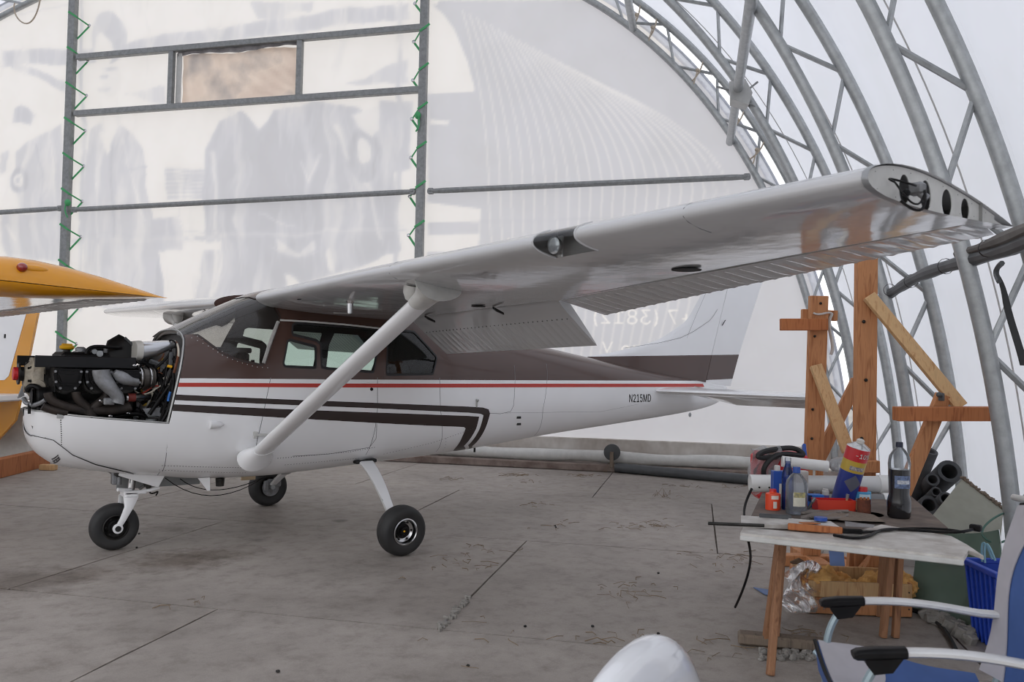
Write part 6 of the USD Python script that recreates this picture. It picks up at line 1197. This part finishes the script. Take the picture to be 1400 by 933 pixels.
solo('blue_sheet', sheet(lambda u, v: atd(1132+20*v+6*u, 738+75*u, 5.45+.02*math.sin(9*u)), 14, 4, .004), pbr('pale_blue_plastic', lin(120, 150, 206), .5), 'narrow pale blue plastic sheet standing in the crate left of the stand', 'plastic sheet')
solo('blue_board', beam(atd(1193, 735, 5.45), atd(1196, 800, 5.45), .05, .03, up=CFh), M['blueplas'], 'blue board edge standing in the crate right of the stand', 'board')
solo('white_foam_sheet', sheet(lambda u, v: atd(1196+32*v, 755+45*u+6*math.sin(5*v), 5.35+.04*math.sin(5*u+3*v)), 10, 10, .006), pbr('crumpled_white', lin(206, 204, 202), .8), 'crumpled white wrapping in the crate beside the table leg', 'wrapping')
solo('cardboard_flap', slab4([ground(1080, 768, .12), ground(1092, 763, .16), ground(1108, 772, .10), ground(1102, 780, .07)], .008), pbr('cardboard', lin(112, 92, 74), .9, var=.2), 'bent brown cardboard flap standing beside the plastic bag', 'cardboard')
solo('styrofoam_chunk', lump(ground(1114, 757)+EZ*.04, (.10, .05, .05), 31), pbr('styrofoam', lin(214, 210, 200), .9, var=.15, scale=20), 'white styrofoam chunk on the floor behind the table legs', 'styrofoam')
solo('blue_scrap', slab4([ground(1058, 736, .012), ground(1090, 735, .03), ground(1110, 740, .012), ground(1080, 744, .012)], .006), M['blueplas'], 'blue plastic scrap on the floor just under the table edge', 'plastic scrap')
solo('blue_scrap', slab4([ground(1030, 803, .008), ground(1060, 808, .02), ground(1108, 828, .010), ground(1085, 826, .010), ground(1045, 812, .010)], .005), pbr('dull_blue_plastic', lin(96, 118, 160), .6), 'dull blue plastic strip on the floor left of the pine crate', 'plastic scrap')
a, b = ground(1010, 881), ground(1135, 893)
solo('floor_board', cbox((a+b)/2+EZ*.03+CFh*.02, (np.linalg.norm(b-a)+.0, .10, .055), .012, (unit(b-a), np.cross(EZ, unit(b-a)), EZ)), M['woodgrey'], 'dark weathered board on the floor between the sawhorse feet', 'board')
# rubble along the joint
rb = []
for i in range(70):
    px, py = RF.uniform(1040, 1110), RF.uniform(890, 903); P_ = ground(px, py); rb.append(lump(P_+EZ*.006, RF.uniform(.008, .022, 3), i+40) if i % 3 == 0 else cbox(P_+EZ*.005, RF.uniform(.008, .03, 3), .002))
for i in range(60):
    px = RF.uniform(600, 640); P_ = ground(px, 860-(px-600)*1.0+RF.normal(0, 3)); rb.append(cbox(P_+EZ*.003, (RF.uniform(.01, .05), RF.uniform(.01, .03), .012), .002, frame(A3(RF.normal(), RF.normal(), .1))))
for i in range(46):
    px = RF.uniform(1268, 1330); P_ = ground(px, 838+(px-1268)*.62+RF.normal(0, 5)); rb.append(cbox(P_+EZ*.02, RF.uniform(.02, .09, 3), .006, frame(RF.normal(0, 1, 3))))
solo('rubble', rb, pbr('concrete_crumbs', lin(150, 146, 140), .95, var=.3, scale=20), 'grey concrete crumbs scattered along the broken slab joints', 'rubble', kind='stuff')
sw = []
for (px, py, n, sp) in ((617, 656, 16, .18), (700, 650, 34, .26), (795, 651, 18, .2), (838, 645, 60, .12), (905, 680, 10, .15), (740, 690, 10, .2), (865, 720, 14, .3), (895, 718, 16, .2), (985, 765, 24, .35), (870, 800, 10, .25), (640, 770, 16, .35), (655, 755, 10, .3), (870, 815, 14, .2), (255, 826, 6, .16), (1010, 665, 8, .3), (930, 665, 10, .3), (1000, 890, 14, .3), (1100, 870, 16, .2), (770, 720, 8, .4), (850, 880, 12, .3), (640, 880, 8, .4), (720, 660, 10, .3)):
    c = ground(px, py)
    for i in range(n):
        o = c+A3(RF.normal(0, sp*.5), RF.normal(0, sp*.35), 0); q = RF.uniform(0, 6.28); l = RF.uniform(.03, .14); z = RF.uniform(.006, .02) if sp > .15 else RF.uniform(.01, .12)
        sw.append(tube([o+EZ*.004, o+A3(math.cos(q), math.sin(q), 0)*l*.5+EZ*z, o+A3(math.cos(q+.4), math.sin(q+.4), 0)*l+EZ*.004], RF.uniform(.0012, .0026), 4))
solo('straw', sw, pbr('dry_straw', lin(140, 120, 96), .9, var=.4, scale=6), 'dry straw and chaff scattered over the concrete floor', 'straw', kind='stuff')
# pebbles and dark specks on the floor
pe = [lump(ground(px, py)+EZ*.006, (.009, .008, .006), i+200) for i, (px, py) in enumerate(((759, 720), (760, 722), (380, 920), (640, 912), (900, 785), (190, 731), (187, 750), (900, 868), (718, 858), (810, 858)))]
solo('pebble', pe, M['engdark'], 'dark pebbles and specks on the concrete floor', 'pebbles', kind='stuff')

# grey pipe insulation tubes by the tent wall
dF = 6.0; FT = [(1298, 645, 16, .5, 'largest, with its open end toward the table'), (1271, 617, 11, .9, 'tallest, standing steepest beside the truss'), (1275, 656, 9, .55, 'slim and half hidden under the largest'), (1280, 673, 7, .45, 'smallest, between the two wide ones'), (1270, 691, 13, .4, 'wide and lowest, lying nearest the table'), (1293, 682, 9, .4, 'half hidden behind the grey board')]
for i, (px, py, r, el_, txt) in enumerate(FT):
    P_ = atd(px, py, dF-.05*i); rr = r*dF/FPX; dr_ = unit(CFh*.75+CRh*(.12 if i != 1 else -.25)+EZ*(-.35 if i != 1 else -1.6)); L_ = min(1.0, (P_[2]-.1)/max(-dr_[2], .05))
    f_ = thing('foam_tube', f'grey foam pipe insulation tube, {txt}', 'foam tube', A3(P_[0], P_[1], 0), group='grey foam tubes by the tent wall')
    part('tube', lathe([(rr*.66, .25), (rr*.64, .0), (rr*.70, -.004), (rr*.97, -.004), (rr, 0), (rr, L_), (rr*.6, L_)], P_, dr_, 22, False), M['foam'], f_, smooth=40); part('bore', lathe([(rr*.65, .22), (.001, .22)], P_, dr_, 20, False), M['dark'], f_)
# leaning boards
def panel4(pts, ds, th): P = [atd(px, py, d) for (px, py), d in zip(pts, ds)]; n = unit(np.cross(P[1]-P[0], P[3]-P[0])); return hull(np.vstack([P, [p+n*th for p in P]]))
lb = thing('leaning_board', 'grey fibre board with a frayed upper edge leaning against the truss', 'board', ground(1300, 800))
part('board', panel4([(1255, 730), (1316, 655), (1372, 697), (1362, 800)], [5.0, 5.5, 5.3, 4.9], .012), pbr('fibre_board', lin(150, 150, 138), .9, var=.12, scale=10), lb)
fr_ = [cbox(atd(1316+56*t, 655+42*t-1+RF.normal(0, 1.2), 5.5-.2*t), (.03, .015, .02), .004, frame(RF.normal(0, 1, 3))) for t in np.linspace(0, 1, 34)]; part('frayed_edge', fr_, M['woodgrey'], lb, kind='stuff')
gs = thing('plastic_sheet', 'dusty green translucent plastic sheet standing behind the table at the right', 'plastic sheet', ground(1300, 820))
part('sheet', sheet(lambda u, v: (lambda P_: A3(P_[0], P_[1], max(P_[2], .003)))(atd(1248+118*u+4*math.sin(5*v), 716+125*v+14*math.sin(2.5*u), 5.15-.5*u+.02*math.sin(8*u)*math.sin(6*v)-.2*v)), 24, 24, .006), glass('green_sheet', (.50, .62, .56), .2, 1.4, .55, lin(120, 136, 124)), gs)
gw = thing('green_wire', 'thin green wire curling down the leaning board', 'wire', atd(1352, 710, 4.85)); part('wire', tube(spl([atd(1372, 704, 5.0), atd(1352, 714, 4.8), atd(1343, 730, 4.75), atd(1352, 740, 4.7), atd(1374, 740, 4.7)], 24), .006, 6), pbr('green_wire_pvc', lin(60, 96, 84), .5), gw)
# blue crate
k0, k1 = ground(1318, 868), ground(1357, 893); bx = unit((k1-k0)*[1, 1, 0]); by = np.cross(EZ, bx); bw, bh, bd = .36, .40, .5
bc = thing('plastic_crate', 'bright blue plastic crate with ribbed sides beside the camp chair', 'crate', (k0+k1)/2)
def tap(x, y, z): f = .86+.14*z/bh; return k0+bx*(bw/2+(x-bw/2)*f)+by*(bd/2+(y-bd/2)*f)+EZ*(z+.004)
def wallp(c0, c1, nm='side_wall'):
    o_ = [tap(*c0, 0), tap(*c1, 0), tap(*c1, bh), tap(*c0, bh)]; n = unit(np.cross(o_[1]-o_[0], o_[3]-o_[0])); part(nm, hull(np.vstack([o_, [p-n*.006 for p in o_]])), bluecr, bc)
    for f in np.linspace(.08, .92, 7): part('rib', beam(o_[0]*(1-f)+o_[1]*f+n*.006, o_[3]*(1-f)+o_[2]*f+n*.006, .012, .014, up=n), bluecr, bc)
    part('rim', beam(o_[3]+n*.005, o_[2]+n*.005, .028, .03, up=n), bluecr, bc)
bluecr = pbr('blue_crate_plastic', lin(38, 72, 176), .45)
wallp((0, 0), (bw, 0)); wallp((bw, 0), (bw, bd)); wallp((bw, bd), (0, bd)); wallp((0, bd), (0, 0))
part('bottom', hull([tap(x, y, z) for x in (0, bw) for y in (0, bd) for z in (0, .008)]), bluecr, bc)
for i, (x, y, z) in enumerate(((.12, .2, .30), (.25, .30, .34), (.18, .38, .28), (.30, .12, .27))): solo('crate_content', cbox(tap(x, y, z), (.16, .12, .10), .02, frame(A3(math.sin(i*2), math.cos(i), .6))), [M['grey'], M['oldwhite'], M['pipe'], M['grey']][i], f'grey scrap part in the blue crate, {["at the front", "on top", "at the back", "by the chair side"][i]}', 'scrap part')
for i in range(2): solo('wire_handle', tube(spl([tap(.03+.03*i, .08, bh), tap(.02+.03*i, .1, bh+.10), tap(.06+.03*i, .12, bh+.02)], 12), .006, 6), pbr('cyan_wire%d' % i, lin(120, 160, 176), .4), ['pale blue wire hook on the rim of the blue crate, outer', 'pale blue wire hook on the rim of the blue crate, inner'][i], 'wire')
cb = thing('floor_cable', 'thick dark cable lying on the floor between the pine crate and the rubble', 'cable', ground(1280, 860)); part('cable', tube(spl([ground(1246, 838)+EZ*.015, ground(1268, 845)+EZ*.015, ground(1286, 860)+EZ*.015, ground(1300, 880)+EZ*.015, ground(1306, 893)+EZ*.015], 24), .014, 6), M['black'], cb)
solo('broom_handle', cyl(atd(1386, 680, 4.6), atd(1412, 686, 4.4), .018, n=10), M['oldwhite'], 'pale pole end poking in beside the tent truss at the right edge', 'pole')

# ---------------------------------------------------------------- white wheel fairing in front
wf = thing('wheel_fairing', 'glossy white teardrop wheel fairing standing on the floor in front of the camera', 'wheel fairing', ground(905, 1010))
c = atd(927, 952, 2.75); fw_ = unit(-CFh*.80-CRh*.62); sd = np.cross(EZ, fw_)
ht = atd(885, 850, 2.75)[2]
rings = []
for t in np.linspace(0, 1, 26):
    x = -.17+1.05*t; w = .100*math.sqrt(max(1e-4, 1-((.30-t)/.30)**2)) if t < .30 else .100*(1-((t-.30)/.70)**1.8)
    h = ht/2*(math.sqrt(max(1e-4, 1-((.36-t)/.36)**2)) if t < .36 else 1-((t-.36)/.64)**2.2); h = max(h, .004); w = max(w, .003)
    cc = A3(c[0], c[1], 0)+fw_*x+EZ*(h*.0+max(h, .06 if t > .5 else h)*1.0+(.0 if t < .36 else (ht/2-h)*.55))
    rings.append([cc+sd*w*math.copysign(abs(math.cos(q))**.8, math.cos(q))+EZ*h*math.copysign(abs(math.sin(q))**.8, math.sin(q)) for q in np.arange(32)*2*np.pi/32])
part('shell', loft(rings, True, True), pbr('gloss_white', lin(226, 227, 230), .12, coat=.8), wf, smooth=70)
part('bolt_hole', ball(atd(941, 924, 2.70), .008, 1), M['dark'], wf)

# ---------------------------------------------------------------- camp chair at lower right
def arm_at(px, py, z=.60): return ground(px, py, z)
N0, F0 = arm_at(1180, 892), arm_at(1133, 822); ax_ = unit((arm_at(1352, 838)-F0)*[1, 1, 0]); lt = unit((N0-F0)*[1, 1, 0]); lt = unit(lt-ax_*(lt@ax_)); wdt = (N0-F0)@lt; N0 = F0+lt*wdt+ax_*((N0-F0)@ax_)
ch = thing('camp_chair', 'folding camp chair with blue and grey fabric and white aluminium armrests', 'chair', (F0+lt*wdt/2+ax_*.25)*[1, 1, 0])
albar = pbr('white_aluminium', lin(222, 222, 222), .3, .3, var=.08, scale=20); tubem = pbr('chair_tube', lin(150, 166, 172), .35, .4)
blue_f = pbr('blue_nylon', lin(66, 94, 150), .8, var=.18, scale=6, bump=.3, bscale=14, bdist=.01); grey_f = pbr('grey_nylon', lin(176, 172, 176), .85, var=.12, scale=8, bump=.3, bscale=14, bdist=.01)
for nm, S in (('near', N0), ('far', F0)):
    S = A3(S[0], S[1], .60)
    def armp(t): return S+ax_*(.58*t)+EZ*(.02*math.sin(math.pi*min(t*1.2, 1))-.005)
    part('armrest', loft([[armp(t)+lt*a*.022+EZ*b*.011 for a, b in ((-1, -.4), (-.6, -1), (.6, -1), (1, -.4), (1, .4), (.6, 1), (-.6, 1), (-1, .4))] for t in np.linspace(.15, 1, 12)], True, True), albar, ch, smooth=40)
    part('arm_grip', [loft([[armp(t)+lt*a*.026+EZ*b*q for a, b in ((-1, -.4), (-.6, -1), (.6, -1), (1, -.4), (1, .4), (.6, 1), (-.6, 1), (-1, .4))] for t, q in ((-.05, .008), (-.03, .014), (.05, .017), (.2, .014))], True, True), hull([armp(.03)+lt*a+ax_*x+EZ*z for a in (-.018, .018) for x, z in ((-.02, 0), (.09, 0), (.06, -.045), (.01, -.055), (-.01, -.03))])], M['engblack'], ch)
    part('grip_screw', lathe([(.008, 0), (.008, .004)], armp(.06)-EZ*.025-lt*.019, -lt, 8), M['chrome'], ch)
    b0 = armp(.06)-EZ*.04
    part('front_leg', tube(spl([b0, b0-EZ*.06-ax_*.03, b0-EZ*.18-ax_*.045, A3(b0[0], b0[1], .02)-ax_*.02], 16), .013, 8), tubem, ch)
    part('rear_leg', tube([armp(.95), A3(armp(1.0)[0], armp(1.0)[1], .02)+ax_*.12], .013, 8), tubem, ch)
    part('back_post', tube(spl([armp(.90)-EZ*.28, armp(1.06)-EZ*.02, armp(1.26)+EZ*.28], 10)+(lt*-.0), .012, 8), tubem, ch)
    part('foot_cap', [ball(A3(b0[0], b0[1], .02)-ax_*.02, .02, 1), ball(A3(armp(1.0)[0], armp(1.0)[1], .02)+ax_*.12, .02, 1)], M['engblack'], ch)
SO = A3(F0[0], F0[1], 0)-ax_*.045
def seat(u, v, off=0): # u 0 far..1 near, v 0 front..1 back
    z = .455-.075*v-.075*math.sin(math.pi*u)*(.5+.5*v)+.012*math.sin(9*u+4*v)*math.sin(5*v); return SO+lt*(wdt*u)+ax_*(.52*v)+EZ*(z+off)
part('seat', sheet(lambda u, v: seat(u, v), 24, 22, .006), blue_f, ch, smooth=60)
part('seat_panel', [sheet(lambda a, b: seat(a*(.62+.08*math.sin(5*b)), .02+b*(.16+.22*math.sin(math.pi*min(1, .25+a*.75))), .006), 20, 14, .004)], grey_f, ch, smooth=60)
part('seat_piping', tube([seat(u, 0, .003) for u in np.linspace(0, 1, 20)], .007, 6), M['engblack'], ch)
part('front_flap', sheet(lambda u, v: seat(u, 0)-EZ*(.10*v)*(1-.3*math.sin(math.pi*u))+ax_*.015*v, 20, 6, .005), blue_f, ch, smooth=60)
part('cross_tube', [tube([SO+EZ*.42, SO+lt*wdt+ax_*.5+EZ*.05], .011, 8), tube([SO+lt*wdt+EZ*.42, SO+ax_*.5+EZ*.05], .011, 8)], tubem, ch)
BO = A3(F0[0], F0[1], 0)+ax_*.50
def backf(u, v, off=0): # v 0 bottom..1 top
    w = 1+.06*v; uu = (u-.5)*w+.5; return BO+lt*(wdt*uu)+ax_*(.0+.12*v+.05*math.sin(math.pi*u)+.01*math.sin(7*v+3*u)+off*-1)+EZ*(.40+.60*v-.03*(2*u-1)**2*v)
part('back', sheet(lambda u, v: backf(u, v), 24, 24, .006), blue_f, ch, smooth=60)
part('back_panel', sheet(lambda a, b: backf(-.01+a*(.20-.12*math.sin(2.8*b)+.07*b), b*.99+.005, .008), 16, 24, .004), grey_f, ch, smooth=60)
part('back_piping', tube([backf(0, v, .0) for v in np.linspace(0, 1, 20)]+[backf(u, 1) for u in np.linspace(.05, 1, 14)], .008, 6), M['engblack'], ch)
